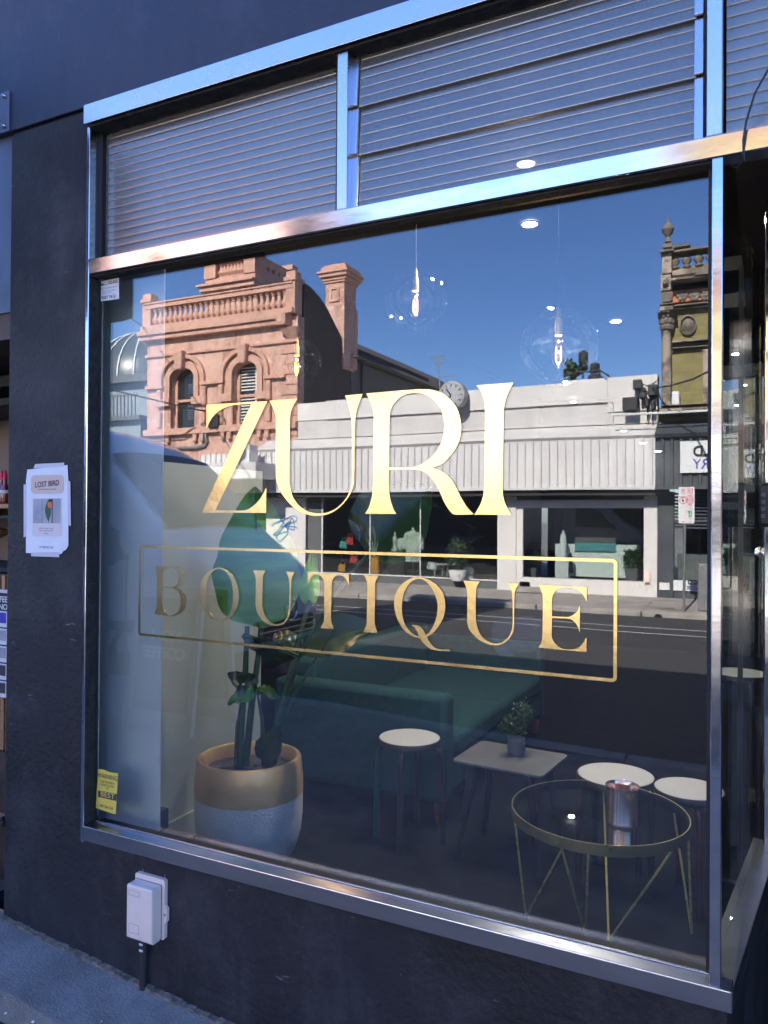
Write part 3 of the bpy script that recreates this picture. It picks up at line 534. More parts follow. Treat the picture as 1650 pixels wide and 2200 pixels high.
# ================================================================== STICKERS AND POSTER
def flat(name, pts_px, Y, th, mname, parent=None, **kw):
    m = MB(); m.curve([[(lambda p: (p.x, p.z))(P(px, py, Y)) for px, py in pts_px]], th, lambda c: Vector((c.x, Y-th/2+c.z, c.y))); return m.build(name, mname, parent, **kw)
def write(parent, name, body, px, py, Y, hpx, mname, slope=0, bold=0, sx=1, space=1):
    c = P(px, py, Y); sz = abs(P(px, py-hpx/2, Y).z-P(px, py+hpx/2, Y).z)/.72
    m = MB(); m.text(body, sz, lambda q: Vector((c.x+q.x*sx, Y-.0004+q.z, c.z-sz*.36+q.y+q.x*slope)), depth=.0003, bold=bold*sz, space=space); return m.build(name, mname, parent)
st = flat('sticker', [(212, 606), (255, 597), (256, 642), (212, 648)], G-.001, .0005, 'white_sticker', label='white sticker with the word GLASS and a phone number, top left of the pane', cat='sticker')
Ys = G-.0016
write(st, 'print', 'GLASS', 243, 605.5, Ys, 7, 'ink', bold=.02); write(st, 'logo', 'm', 220, 610.5, Ys, 6, 'ink', bold=.06)
write(st, 'print', 'METROPOLITAN', 227, 612, Ys, 1.6, 'ink'); write(st, 'print', '24Hr Emergency Service', 234, 617.5, Ys, 3.4, 'ink_soft'); write(st, 'print', 'All insurance work replaced', 234, 624, Ys, 2.4, 'ink_soft'); write(st, 'print', 'Aluminium Shopfronts', 230, 629, Ys, 2.4, 'ink_soft')
write(st, 'print', '9307 7412', 233, 638, Ys, 7, 'ink', bold=.015)
st = flat('sticker', [(211, 1652), (222, 1653), (238, 1660), (254, 1661), (249, 1748), (246, 1749), (206, 1736), (206, 1732)], G-.001, .0005, 'yellow_sticker', label='yellow security warning sticker at the bottom left of the pane', cat='sticker')
for tx, py, h, bo in (('WARNING', 1668.5, 10, .01), ('THIS PROPERTY', 1681, 5, 0), ('IS PROTECTED', 1688, 5, 0), ('BY', 1694, 4.5, 0), ('1300 366 266', 1733, 6.5, 0)):
    write(st, 'print', tx, 231 if py < 1720 else 227, py, Ys, h, 'ink', slope=.0, bold=bo, sx=.86)
m = flat('logo', [(211, 1698), (251, 1706), (250, 1721), (211, 1712)], G-.0016, .0003, 'ink', st)
write(st, 'logo_print', 'BEST', 231, 1708, G-.0022, 11, 'yellow_sticker', bold=.0, sx=1.3)
Yp = -.002
po = flat('poster', [(59, 1009), (145, 999), (147, 1032), (147, 1130), (147, 1172), (142, 1181), (136, 1184), (132, 1190), (56, 1188), (56, 1034)], Yp, .0006, 'paper', label='white LOST BIRD poster taped to the dark pier', cat='poster')
for q in ([(76, 997), (138, 994), (137, 1003), (72, 1006)], [(51, 1041), (57, 1041), (57, 1150), (51, 1155)], [(145, 1033), (151, 1034), (152.5, 1130), (146, 1128)], [(67, 1187), (128, 1186), (127, 1197), (67, 1195)]): flat('tape', q, Yp-.0008, .0004, 'tape', po)
def rr_px(x0, x1, y0, y1, r, sl=0): return [(x, y+(x-x0)*sl) for x, y in rrect(x0, x1, y0, y1, r, 3)]
flat('panel', rr_px(66.5, 137, 1021, 1061, 8, -.02), Yp-.0014, .0003, 'peach', po); flat('panel', rr_px(70, 133, 1070, 1152, 2, .0), Yp-.0014, .0003, 'pink_paper', po); flat('photo', [(72, 1072), (130, 1071), (130, 1124), (71, 1124)], Yp-.002, .0003, 'photo_grey', po)
flat('photo_stripe', [(89, 1072), (91, 1072), (91, 1124), (89, 1124)], Yp-.0026, .0002, 'ink_soft', po)
flat('photo_stripe', [(111.5, 1072), (113.5, 1072), (113, 1124), (111, 1124)], Yp-.0026, .0002, 'ink', po)
flat('bird', spline([(103, 1075), (110, 1074), (113, 1082), (110, 1092), (109, 1105), (106, 1115), (105, 1122, k), (101, 1114), (97, 1100), (98, 1088)]), Yp-.0026, .0002, 'bird_green', po); flat('bird_breast', spline([(103, 1079), (109, 1077), (112, 1084), (109, 1092), (103, 1088)]), Yp-.0032, .0002, 'bird_orange', po); flat('bird_cap', spline([(104, 1074), (109, 1072), (113, 1075), (109, 1078), (104, 1078)]), Yp-.0034, .0002, 'bird_dark', po)
Yw = Yp-.0022
write(po, 'print', 'LOST BIRD', 101, 1039, Yw, 12, 'ink', bold=.012, slope=.055, sx=.93)
write(po, 'print', 'PLEASE HELP BRING HIM HOME', 101, 1051, Yw, 2.8, 'ink_soft')
for tx, py in (('ANSWERS TO WHISTLE SOUNDS', 1135), ('HIGHLY LOVED AND FRIENDLY', 1140), ('VERY SHY', 1146)): write(po, 'print', tx, 99, py, Yw, 2.2, 'ink_soft')
write(po, 'print', '_____________________', 100, 1163, Yw, 2.2, 'ink_soft'); write(po, 'print', '+61 402 021 169', 99, 1175.5, Yw, 5, 'ink_soft', sx=.9)

# ================================================================== CREAM ELECTRICAL BOX
bx0, bx1 = P(271, 1950, -.06).x, P(328, 1950, -.06).x; bz1, bz0 = P(300, 1898, -.06).z, P(300, 2022, -.06).z
jb = empty('junction_box', ((bx0+bx1)/2, 0, bz0), 'cream plastic electrical box on the dark wall below the sill', 'electrical box')
m = MB(); m.box(bx0+.002, bx1-.002, -.062, -.016, bz0, bz1-.012); jl = m.build('lid', 'cream_plastic', jb, bevel=.006)
m = MB(); m.curve([rrect(bx0-.004, bx1+.010, bz0-.004, bz1+.006, .009), ], .014, lambda c: Vector((c.x, -.009+c.z, c.y)))
zc = (bz0+bz1)/2-.012
m.build('backplate', 'cream_plastic', jb, bevel=.002)
m = MB(); m.prism([(bx1+.009, zc+.03), (bx1+.02, zc+.018), (bx1+.02, zc-.022), (bx1+.009, zc-.032)], 'y', -.018, -.004); lug = m.build('lug', 'cream_plastic', jb, bevel=.001)
m = MB(); m.lathe((bx1+.013, -.0185, zc+.0), [(0, -.001), (.0045, -.001), (.0045, .002), (0, .002)], 12, 'y'); m.build('screw', 'steel_old', lug)
for xx in (bx0+.02, bx1+.002):
    m = MB(); m.lathe((xx, -.006, bz1+.006), [(.0015, 0), (.0015, .012), (0, .013)], 8); m.build('screw', 'steel_satin', jb)
for za_, zb_, xa_, xb_ in ((bz1-.045, bz1-.028, bx0+.012, bx0+.06), (bz0+.02, bz0+.05, bx0+.014, bx0+.058)):
    m = MB(); m.curve([rrect(xa_, xb_, za_, zb_, .002, 2), rrect(xa_+.0012, xb_-.0012, za_+.0012, zb_-.0012, .0015, 2)], .0006, lambda c: Vector((c.x, -.0622+c.z, c.y))); m.build('embossed_panel', 'ink_soft', jl)
m = MB(); m.box(bx0+.001, bx1-.001, -.0165, -.0155, bz0-.001, bz1-.011); m.build('lid_seam', 'ink_soft', jb)
m = MB(); m.box(bx0+.012, bx1-.006, -.05, -.02, bz0-.006, bz0+.001); m.build('gland', 'cream_plastic', jb)
cx = bx0+.036
m = MB(); m.tube([(cx, -.018, bz0), (cx+.002, -.018, bz0-.05), (cx, -.018, .05), (cx, -.018, -.03)], .012, 12); cp = m.build('conduit', 'navy_rough', jb, smooth=True)
m = MB()
for i in range(3): m.tube([(cx-.02+.01*i, -.024, bz0+.002), (cx-.022+.012*i, -.03, bz0-.018-.004*i), (cx+.006*i, -.026, bz0-.026), (cx+.02, -.022, bz0-.008), (cx+.028, -.02, bz0+.002)], .0022, 6)
m.build('loose_wire', 'cable', jb, smooth=True)
m = MB()
for zz in (bz0-.035, bz0-.055): m.box(cx-.006, cx+.008, -.0315, -.029, zz, zz+.006)
m.build('paint_chip', 'white_chip', jb)
# specks on the footpath and small marks on the wall
m = MB(); random.seed(11)
for _ in range(26):
    x, y = rnd(-2.9, -.9), rnd(-.75, -.06); r = rnd(.0025, .0065); z = fp_z(x)+.003; a0 = rnd(0, 6)
    m.add([(x+r*rnd(.5, 1)*math.cos(a0+i*1.25), y+r*rnd(.5, 1)*math.sin(a0+i*1.25), z+rnd(0, .004)) for i in range(5)], [(0, 1, 2, 3, 4)])
m.build('litter', 'white_chip', kind='stuff', label='tiny pale chips scattered over the grey footpath', open_=True)
m = MB(); random.seed(5)                               # crack across the footpath
p0 = PZ(120, 2190, 0); x, y = -2.3, -.42; pts = []
for i in range(16): pts.append((x, y, fp_z(x)+.002)); x += rnd(.03, .07); y += rnd(-.045, .03)
m.tube(pts, .003, 4); m.build('pavement_crack', 'crack', kind='structure')

# ================================================================== CAFE NEXT DOOR (left edge)
cafe = empty('cafe_front', (-3.4, .5, 0), 'cafe counter with timber slats seen past the left edge of the pier', 'cafe front')
YC = .35
def cz(py, Y=YC): return P(10, py, Y).z
m = MB(); m.box(-4.6, WL-.012, YC+.45, YC+.5, -.02, 3.0); m.build('back_wall', 'cafe_wall', cafe)
m = MB(); m.box(-4.6, WL-.012, .02, .75, cz(672, .02), cz(290, .02)-.004); m.build('shutter_box', 'blue_steel', cafe)
m = MB(); m.box(-4.6, WL-.006, .03, YC+.45, cz(775, .3), cz(682, .1)); m.build('lintel', 'dark_boards', cafe)
for py, h in ((800, .05), (850, .03), (1082, .02), (1108, .012), (1222, .02)):
    z = cz(py); m = MB(); m.box(-4.6, WL-.012, YC+.05, YC+.44, z-h, z); m.build('shelf', 'shop_dark' if py < 900 or py > 1085 else 'timber_slat', cafe)
m = MB(); m.box(-4.6, WL-.012, YC+.02, YC+.40, cz(1510), cz(1235)); m.build('counter', 'dark_boards', cafe)
x = WL-.02
while x > -3.4:
    for a_, b_ in ((1236, 1268), (1485, 1610)):
        m = MB(); m.box(x-.022, x, YC-.012, YC+.018, cz(b_), cz(a_)); m.build('slat', 'timber_slat', cafe)
    x -= .036
m = MB(); m.box(-4.6, WL-.012, YC-.02, YC+.012, cz(1273), cz(1266)); m.build('counter_rail', 'pink_paper', cafe)
m = MB(); m.box(-4.6, WL-.012, YC-.02, YC+.012, cz(1490), cz(1483)); m.build('counter_rail', 'pink_paper', cafe)
m = MB(); m.box(-4.6, WL-.012, YC-.02, YC+.03, -.02, cz(1613)); m.build('skirting', 'dark_boards', cafe)
m = MB(); m.box(-4.6, WL-.005, -.03, .02, cz(1788, -.03), cz(1765, -.03)); m.build('threshold', 'steel_satin', cafe)
poc = MB(); xr = P(18.5, 1350, YC-.02).x; poc.box(xr-.5, xr, YC-.022, YC-.018, cz(1482), cz(1275))
pc = poc.build('poster', 'sign_black', label='black and white COFFEE poster of small photos on the cafe counter', cat='poster')
zt = cz(1275)
for tx, dz_ in (('BEST COFFEE', .035), ('WALL OF NO', .068)):
    m = MB(); m.text(tx, .036, lambda q: Vector((xr-.004+q.x, YC-.0235+q.z, zt-dz_+q.y)), align='RIGHT', bold=.0006); m.build('print', 'sign_white', pc)
random.seed(9)
for j in range(5):
    for i in range(5):
        xx = xr-.004-.075*i; zz = zt-.075-.077*j
        m = MB(); m.box(xx-.062, xx, YC-.025, YC-.0225, zz-.07, zz); m.build('print_photo', 'sign_white', pc)
        m = MB(); m.box(xx-.056, xx-.006, YC-.027, YC-.0255, zz-.052, zz-.006); m.build('print_image', random.choice(['photo_grey', 'ink', 'ink_soft', 'sign_blue']), pc)
for i, (px, mt) in enumerate(((4, 'bottle_glass'), (11, 'bottle_glass'))):
    b = P(px, 1049, YC+.2); bo = empty('bottle', (b.x, b.y, cz(1082)+.001), ('red topped sauce bottle nearest the left photo edge on the cafe shelf', 'red topped sauce bottle nearest the dark pier on the cafe shelf')[i], 'bottle', 'bottles on the cafe shelf')
    m = MB(); m.lathe((b.x, b.y, cz(1082)+.001), [(.022, 0), (.024, .01), (.024, .07), (.010, .10), (.010, .12)], 16); m.build('body', mt, bo, smooth=True)
    m = MB(); m.lathe((b.x, b.y, cz(1082)+.055), [(.0245, 0), (.0245, .014)], 16); m.build('label_band', 'sign_white', bo, smooth=True)
    m = MB(); m.lathe((b.x, b.y, cz(1082)+.121), [(.011, 0), (.009, .03), (.004, .045), (0, .046)], 12); m.build('cap', 'sign_red', bo, smooth=True)
b = P(9, 1150, YC+.2); m = MB(); m.lathe((b.x-.1, b.y, cz(1108)-.12), [(.02, 0), (.09, .03), (.10, .05), (.0, .07)], 20); m.build('basket', 'timber_slat', smooth=True, label='low woven basket on the middle cafe shelf', cat='basket')
# projecting sign on the facade left of the shop
sg = empty('projecting_sign', (-2.75, 0, 2.6), 'dark projecting sign on a steel bracket at the top left', 'sign')
zb0, zb1 = P(10, 284, -.01).z, P(10, 198, -.01).z; xb = P(19.5, 240, -.01).x
m = MB(); m.box(xb-.2, xb, -.012, -.004, zb0, zb1); pl_ = m.build('bracket', 'blue_steel', sg, bevel=.002)
for zz in (zb0+.02, zb1-.02):
    m = MB(); m.lathe((xb-.02, -.012, zz), [(.009, 0), (.009, -.006), (.005, -.012), (0, -.013)], 10, 'y'); m.build('bolt', 'steel_old', pl_, smooth=True)
sx_ = P(279, 640, .95).x
m = MB(); m.prism([(.35, P(207, 680, .35).z), (.9, P(262, 690, .9).z), (.97, P(280, 683, .97).z), (.97, 3.4), (.35, 3.4)], 'x', sx_-.16, sx_); m.v = [across(p) for p in m.v]; m.build('panel', 'shop_grey', sg)
m = MB(); m.tube([(xb-.1, -.01, (zb0+zb1)/2), (sx_-.08, -.35, 3.2)], .015); m.build('arm', 'blue_steel', sg)
ab_l, ab_r = PZ(268, 1584, fp_z(-3)), PZ(412, 1562, fp_z(-2.6)); YA = (ab_l.y+ab_r.y)/2; YA = min(YA, 2.9)
q_ = [P(268, 1584, YA), P(412, 1562, YA), P(425, 1303, YA), P(318, 1288, YA)]; abx0, abx1, abz1 = q_[0].x, q_[1].x, q_[2].z
abd = empty('sandwich_board', ((abx0+abx1)/2, YA, fp_z(-3)), 'white framed sandwich board on the footpath, faintly mirrored at the lower left', 'sign board', street=True)
for sg_, nm_ in ((1, 'board'), (-1, 'board')):
    m = MB(True); zf = fp_z(-3)+.002; off = .0 if sg_ > 0 else .5; lean = .12*sg_
    m.curve([[(abx0, 0), (abx1, 0), (abx1, abz1), (abx0, abz1)], [(abx0+.05, .14), (abx1-.05, .14), (abx1-.05, abz1-.05), (abx0+.05, abz1-.05)]], .03, lambda c: Vector((c.x, YA+off+lean*c.y/abz1*1.0+c.z, zf+c.y))); fr2 = m.build('frame', 'white_clad', abd)
    m = MB(True); m.curve([[(abx0+.05, .14), (abx1-.05, .14), (abx1-.05, abz1-.05), (abx0+.05, abz1-.05)]], .01, lambda c: Vector((c.x, YA+off+lean*c.y/abz1+c.z, zf+c.y))); bd_ = m.build(nm_, 'shop_grey', abd)
    if sg_ > 0:
        for tx, zz_ in (('NO. 1', .62), ('COFFEE', .50)):
            m = MB(True); m.text(tx, .11, lambda q: Vector(((abx0+abx1)/2-q.x, YA-.012+lean*(zz_+q.y)/abz1+q.z, zf+zz_+q.y)), depth=.004, bold=.004); m.build('print', 'sign_white', bd_)
# taller neighbour on our side of the street (its shadow crosses the road)
hb = empty('tall_neighbour', (-7.3, 2, 0), 'tall dark building beyond the cafe whose shadow crosses the road', 'building')
m = MB(); m.box(-8.6, -6.06, 0, 6, -.3, 12.3); m.build('wall', 'navy', hb); m = MB(); m.box(-8.65, -6.02, -.05, 6.05, 12.3, 12.45); m.build('coping', 'render_grey', hb)
m = MB(); m.box(-30, -8.61, 0, 6, -.3, 5.9); m.build('low_wing', 'navy', hb)
hr = MB(); hr.box(9.01, 30, 0, 6, -.3, 5.9); hr.build('terrace_building', 'navy', label='plain dark terrace building right of the shop, outside the photo', cat='building')

# ================================================================== INSIDE THE SHOP
FL = -.02
# planter with gold band
pc_ = PZ(536, 1622, .49); px_, py_ = pc_.x, pc_.y
pl = empty('planter', (px_, py_, FL), 'large round planter with gold upper half and grey stone base', 'planter')
zg = P(536, 1742, py_-.2).z
prof = [(.0, 0), (.10, 0), (.165, .03), (.212, .09), (.236, .17), (.244, .25)]
hb_ = zg-FL; R_ = .245
m = MB(); m.lathe((px_, py_, FL), [(r, h) for r, h in prof if h < hb_]+[(R_, hb_)], 48); m.build('base', 'planter_stone', pl, smooth=True)
m = MB(); m.lathe((px_, py_, FL), [(R_-.001, hb_), (R_+.001, hb_+.001), (R_, .42), (.236, .498), (.230, .508), (.217, .510), (.209, .500), (.206, .43)], 48); m.build('gold_band', 'planter_gold', pl, smooth=True)
m = MB(); m.lathe((px_, py_, FL), [(.206, .40), (.206, .447), (.12, .452), (0, .455)], 32)
for v in m.v: v.z += rnd(-.004, .004)
m.build('soil', 'soil', pl, smooth=True)
bop = empty('potted_plant', (px_, py_, FL+.45), 'tall broad leaved plant with long green stems in the gold banded planter', 'plant')
def leaf(m, base, tip, wid, nrm, sag=.05, fold=.16, n=18, k_=9, wave=.004, seed=0):
    base, tip, nrm = Vector(base), Vector(tip), Vector(nrm).normalized(); ax = tip-base; L = ax.length; ax.normalize(); side = ax.cross(nrm).normalized(); nn = side.cross(ax).normalized(); vs = []
    for i in range(n+1):
        t_ = i/n; w_ = wid/2*(math.sin(math.pi*min(1, t_**.62*1.0))**.72 if 0 < t_ < 1 else .02)
        for j in range(k_):
            u = 2*j/(k_-1)-1
            vs.append(base+ax*(L*t_)+side*(u*w_*(1+.035*math.sin(t_*23+seed+u)))+nn*(-sag*4*t_*t_*L*.4+abs(u)*w_*fold*2+wave*(math.sin(t_*34+seed)*abs(u)+.35*math.sin(t_*95-abs(u)*9))+.012*math.sin(t_*5+u*2+seed)))
    m.add(vs, [(i*k_+j, i*k_+j+1, (i+1)*k_+j+1, (i+1)*k_+j) for i in range(n) for j in range(k_-1)]); return m
def stem_part(name, pts, r0, r1, mt='stem'):
    pts = [Vector(p) for p in pts]; n = len(pts); m = MB(); m.tube(pts, [r0+(r1-r0)*i/(n-1) for i in range(n)], 10); return m.build(name, mt, bop, smooth=True)
def leaf_part(base, tip, wid, nrm, mt='leaf', **kw):
    m = leaf(MB(), base, tip, wid, nrm, **kw); o = m.build('leaf', mt, bop, smooth='all', open_=True)
    mm = MB(); b, t_ = Vector(base), Vector(tip); ax = (t_-b); L = ax.length; ax.normalize(); side = ax.cross(Vector(nrm).normalized()).normalized(); nn = side.cross(ax).normalized(); sg_ = kw.get('sag', .05)
    mm.tube([b+ax*(L*q/8)+nn*(-sg_*4*(q/8)**2*L*.4-.004) for q in range(9)], [.006-.0006*q for q in range(9)], 6); mm.build('midrib', 'stem', o, smooth=True); return o
Yb = py_
stem_part('stem', [P(513, 1655, Yb-.03), P(518, 1560, Yb-.03), P(527, 1450, Yb-.02), P(531, 1345, Yb)], .019, .011)
stem_part('stem', [P(505, 1655, Yb-.05), P(509, 1560, Yb-.05), P(519, 1500, Yb-.05)], .008, .005, 'stem_brown')
stem_part('stem', [P(527, 1650, Yb), P(540, 1520, Yb), P(556, 1400, Yb+.02), P(566, 1290, Yb+.05), P(578, 1180, Yb+.05)], .018, .008)
stem_part('stem', [P(568, 1645, Yb), P(566, 1590, Yb), P(562, 1540, Yb-.02), P(553, 1490, Yb-.05)], .013, .005)
stem_part('stem', [P(583, 1600, Yb), P(610, 1500, Yb), P(640, 1380, Yb+.05), P(665, 1290, Yb+.1)], .017, .010)
stem_part('stem', [P(590, 1590, Yb+.02), P(640, 1480, Yb+.05), P(688, 1400, Yb+.1), P(720, 1345, Yb+.12)], .009, .006)
stem_part('stem', [P(592, 1570, Yb), P(640, 1420, Yb), P(690, 1320, Yb), P(760, 1225, Yb+.05), P(800, 1180, Yb+.1)], .010, .007)
fr_n = lambda a=0, b=0: Vector((.35+a, -1, .1+b))
leaf_part(P(556, 1348, Yb-.02), P(548, 1045, Yb+.02), .40, fr_n(.1), sag=.0, fold=.06)
leaf_part(P(790, 1190, Yb+.1), P(925, 1045, Yb+.22), .40, fr_n(-.5), 'leaf_dark', sag=.0)
leaf_part(P(650, 1395, Yb+.12), P(800, 1330, Yb+.25), .24, Vector((0, -1, .8)), 'leaf_dark', sag=.1)
leaf_part(P(640, 1410, Yb-.02), P(528, 1352, Yb-.12), .20, Vector((0, -.7, -1)), 'leaf_dark', sag=-.08)
leaf_part(P(585, 1380, Yb+.05), P(680, 1385, Yb+.2), .17, Vector((0, -.6, 1)), 'leaf_dark', sag=.2)
leaf_part(P(550, 1482, Yb-.03), P(489, 1445, Yb-.08), .105, Vector((.2, -1, .9)), 'leaf_dark', sag=.05)
leaf_part(P(546, 1484, Yb-.04), P(487, 1508, Yb-.12), .100, Vector((.3, -1, 1)), 'leaf', sag=.12)
leaf_part(P(552, 1488, Yb-.03), P(602, 1490, Yb+.08), .09, Vector((0, -.9, 1)), 'leaf', sag=.1)
leaf_part(P(563, 1640, Yb-.02), P(600, 1562, Yb-.07), .13, Vector((.2, -1, .2)), 'leaf_dark', sag=.05)
leaf_part(P(660, 1300, Yb+.1), P(672, 1180, Yb+.2), .10, Vector((.8, -.6, 0)), 'leaf', sag=.0)
# sofa
s_y = 1.72; z_ = P(940, 1497, s_y).z; sxr = P(957, 1600, s_y).x; sz0 = P(900, 1735, s_y).z
sf = empty('sofa', (-2.0, 2.6, FL), 'teal upholstered sofa with orange wooden legs, seen end on', 'sofa')
sxl = -2.52; se = 3.75
m = MB(); m.box(sxl, sxr, s_y, s_y+.14, max(.1, sz0), z_); m.build('arm', 'teal_fabric', sf, bevel=.03, smooth=True)
m = MB(); m.box(sxl, sxr, se-.14, se, max(.1, sz0), z_); m.build('arm', 'teal_fabric', sf, bevel=.03, smooth=True)
m = MB(); m.box(sxl, sxl+.18, s_y+.145, se-.145, .18, z_+.1); m.build('backrest', 'teal_fabric', sf, bevel=.03, smooth=True)
m = MB(); m.box(sxl+.185, sxr, s_y+.145, se-.145, .14, .30); m.build('base', 'teal_fabric', sf, bevel=.02)
for i in range(2):
    m = MB(); L = (se-s_y-.29)/2; m.box(sxl+.185, sxr+.01, s_y+.147+L*i, s_y+.143+L*(i+1), .302, .43); m.build('seat_cushion', 'teal_fabric', sf, bevel=.035, smooth=True)
for x_, y_ in ((sxr-.06, s_y+.07), (sxr-.06, se-.07), (sxl+.1, s_y+.07), (sxl+.1, se-.07)):
    m = MB(); m.lathe((x_, y_, FL), [(.018, 0), (.032, sz0-FL+.01)], 16); m.build('leg', 'orange_wood', sf, smooth=True)
# stools
def stool(c, rot, label, woods):
    t_ = empty('stool', (c[0], c[1], FL), label, 'stool', 'round topped stools around the small tables')
    z = c[2]; R = c[3]
    m = MB(); m.lathe((c[0], c[1], z-.03), [(0, 0), (R-.004, 0), (R, .004), (R, .026), (R-.003, .03), (0, .03)], 40); m.build('seat', 'dark_wood', t_, smooth=True)
    m = MB(); m.lathe((c[0], c[1], z+.0004), [(0, 0), (R-.006, 0), (R-.007, .0015), (0, .0015)], 40); m.build('seat_top', 'stool_top', t_, smooth=True)
    for i in range(4):
        a_ = rot+i*math.pi/2; d = Vector((math.cos(a_), math.sin(a_), 0)); o = Vector((c[0], c[1], 0)); pts = []
        for rr_, zz in ((R*.55, z-.043), (R*.86, z-.043), (R*.98, z-.055), (R*1.03, z-.085), (R*1.04, z-.13), (R*1.06, z-.3), (R*1.08, FL)): pts.append(o+d*rr_+Vector((0, 0, zz)))
        m = MB(); m.tube(pts, .0155, 10); m.build('leg', woods[i % len(woods)], t_, smooth=True)
    return t_
c1_ = PZ(880, 1584, .49); stool((c1_.x, c1_.y, .49, .156), math.radians(100), 'pale topped stool standing alone in front of the teal sofa', ['dark_wood', 'green_wood', 'dark_wood', 'dark_wood'])
stool((-.575, 1.545, .45, .168), math.radians(40), 'pale topped stool with dark red legs directly behind the copper cup', ['red_wood', 'dark_wood'])
c3_ = PZ(1480, 1694, .45); stool((c3_.x, c3_.y, .45, .143), math.radians(20), 'pale topped stool cut by the steel corner post', ['red_wood', 'red_wood', 'dark_wood'])
c = PZ(1590, 1445, .7); stool((c.x, c.y, .7, .15), .4, 'tall stool far inside, seen right of the corner post', ['dark_wood'])
# square table
tb = empty('coffee_table', (-1.06, 1.57, FL), 'low dark square table with splayed tapered legs, holding a small pot plant', 'table')
cs = [PZ(970, 1632, .45), PZ(1165, 1668, .45), PZ(1222, 1621, .45), PZ(1035, 1590, .45)]
def rounded(cs, r=.03):
    out = []
    for i, c in enumerate(cs):
        a_, b_ = (cs[i-1]-c).normalized(), (cs[(i+1) % len(cs)]-c).normalized()
        for t_ in (0, .25, .5, .75, 1): out.append(tuple((c+a_*r*(1-t_)**2+b_*r*t_**2)[:2]))
    return out
m = MB(); m.prism(rounded(cs), 'z', .438, .45); m.build('tabletop', 'slate_top', tb, bevel=.002)
cc = sum(cs, Vector())/4
for c in cs:
    a_ = cc+(c-cc)*.62; b_ = cc+(c-cc)*.9; m = MB(); m.tube([(a_.x, a_.y, .437), (b_.x, b_.y, FL)], [.024, .013], 12); m.build('leg', 'dark_wood', tb, smooth=True)
m = MB(); c2 = [cc+(c-cc)*.6 for c in cs]; m.prism([tuple(c[:2]) for c in c2], 'z', .41, .437); m.build('apron', 'dark_wood', tb)
pp = PZ(1109, 1620, .452)
pt = empty('pot', (pp.x, pp.y, .451), 'small dark grey pot with a bushy green plant on the square table', 'potted plant')
m = MB(); m.lathe((pp.x, pp.y, .451), [(0, 0), (.030, 0), (.043, .022), (.045, .05), (.040, .075), (.040, .082), (.036, .082), (.036, .068), (0, .068)], 28); m.build('bowl', 'pot_grey', pt, smooth=True)
def bush(m, c, rad, hgt, n, ls, seed=1):
    random.seed(seed); c = Vector(c)
    clumps = [Vector((rnd(-.7, .7)*rad, rnd(-.7, .7)*rad, rnd(.1, .9)*hgt)) for _ in range(9)]
    for _ in range(n):
        q = random.choice(clumps); p = c+q+Vector((random.gauss(0, rad*.24), random.gauss(0, rad*.24), random.gauss(0, hgt*.13)))
        d = Vector((rnd(-1, 1), rnd(-1, 1), rnd(-.4, 1))).normalized()*ls*rnd(.6, 1.3); s_ = d.cross(Vector((rnd(-1, 1), rnd(-1, 1), rnd(-1, 1)))).normalized()*ls*.32
        m.add([p, p+d*.5+s_, p+d, p+d*.5-s_], [(0, 1, 2, 3)])
    return m
m = bush(MB(), (pp.x, pp.y, .53), .062, .17, 900, .016, 4); m.build('foliage', 'leaf_small', pt, open_=True)
m = MB()
for i in range(9): m.tube([(pp.x, pp.y, .52), (pp.x+rnd(-.05, .05), pp.y+rnd(-.05, .05), rnd(.6, .68))], .0016, 5)
m.build('twigs', 'stem_brown', pt)
# round glass table with brass rim
gc = Vector((-.565, 1.10, 0)); q0, q1, q2_ = PZ(1097, 1715, .45), PZ(1487, 1752, .45), PZ(1293, 1821, .45)
GR = .335
gt = empty('glass_table', (gc.x, gc.y, FL), 'round glass topped side table with brass rim and thin rod legs', 'table')
m = MB(); m.lathe((gc.x, gc.y, .41), [(GR, 0), (GR, .04), (GR-.004, .04), (GR-.004, 0)], 72)
m.f = [f for f in m.f if len(f) == 4]; n_ = 72; m.mi = [0]*len(m.f); m.add([], []); m.f += [(3*n_+k_, 3*n_+(k_+1) % n_, (k_+1) % n_, k_) for k_ in range(n_)]; m.mi = [0]*len(m.f)
m.build('rim', 'brass_dark', gt, smooth=True)
m = MB(); m.lathe((gc.x, gc.y, .4105), [(GR-.0046, 0), (GR-.0046, .0385), (GR-.0062, .0385), (GR-.0062, 0), (GR-.0046, 0)], 72, caps=False); m.build('inner_shade', 'gasket', gt, smooth=True)  # black band added for the dark reflection on the rim's inner face
m = MB(); m.lathe((gc.x, gc.y, .436), [(0, 0), (GR-.007, 0), (GR-.007, .006), (0, .006)], 72); m.build('glass_top', 'table_glass', gt)
for fp_, t1_, t2_ in (((1258, 2008), (1222, 1806), (1268, 1820)), ((1308, 2022), (1385, 1797), (1300, 1683)), ((1130, 1972), (1140, 1752), (1225, 1808)), ((1486, 2005), (1445, 1782), (1478, 1745))):
    f_ = PZ(*fp_, FL+.006); tops = []
    for t_ in (t1_, t2_):
        q = PZ(*t_, .412)-gc; q.z = 0; tops.append(gc+q.normalized()*(GR-.011)+Vector((0, 0, .412)))
    m = MB(); m.tube([tops[0], f_+(tops[0]-f_)*.03, f_, f_+(tops[1]-f_)*.03, tops[1]], .0045, 8); m.build('hairpin_leg', 'brass', gt, smooth=True)
cu = PZ(1337, 1769, .443); m = MB()
m.lathe((cu.x, cu.y, .4435), [(0, 0), (.054, 0), (.0565, .004), (.0565, .012), (.0565, .128), (.062, .142), (.0605, .142), (.054, .127), (.054, .02), (0, .018)], 44)
m.build('copper_cup', 'rose_gold', smooth=True, label='shiny copper cup standing on the round glass table', cat='cup')
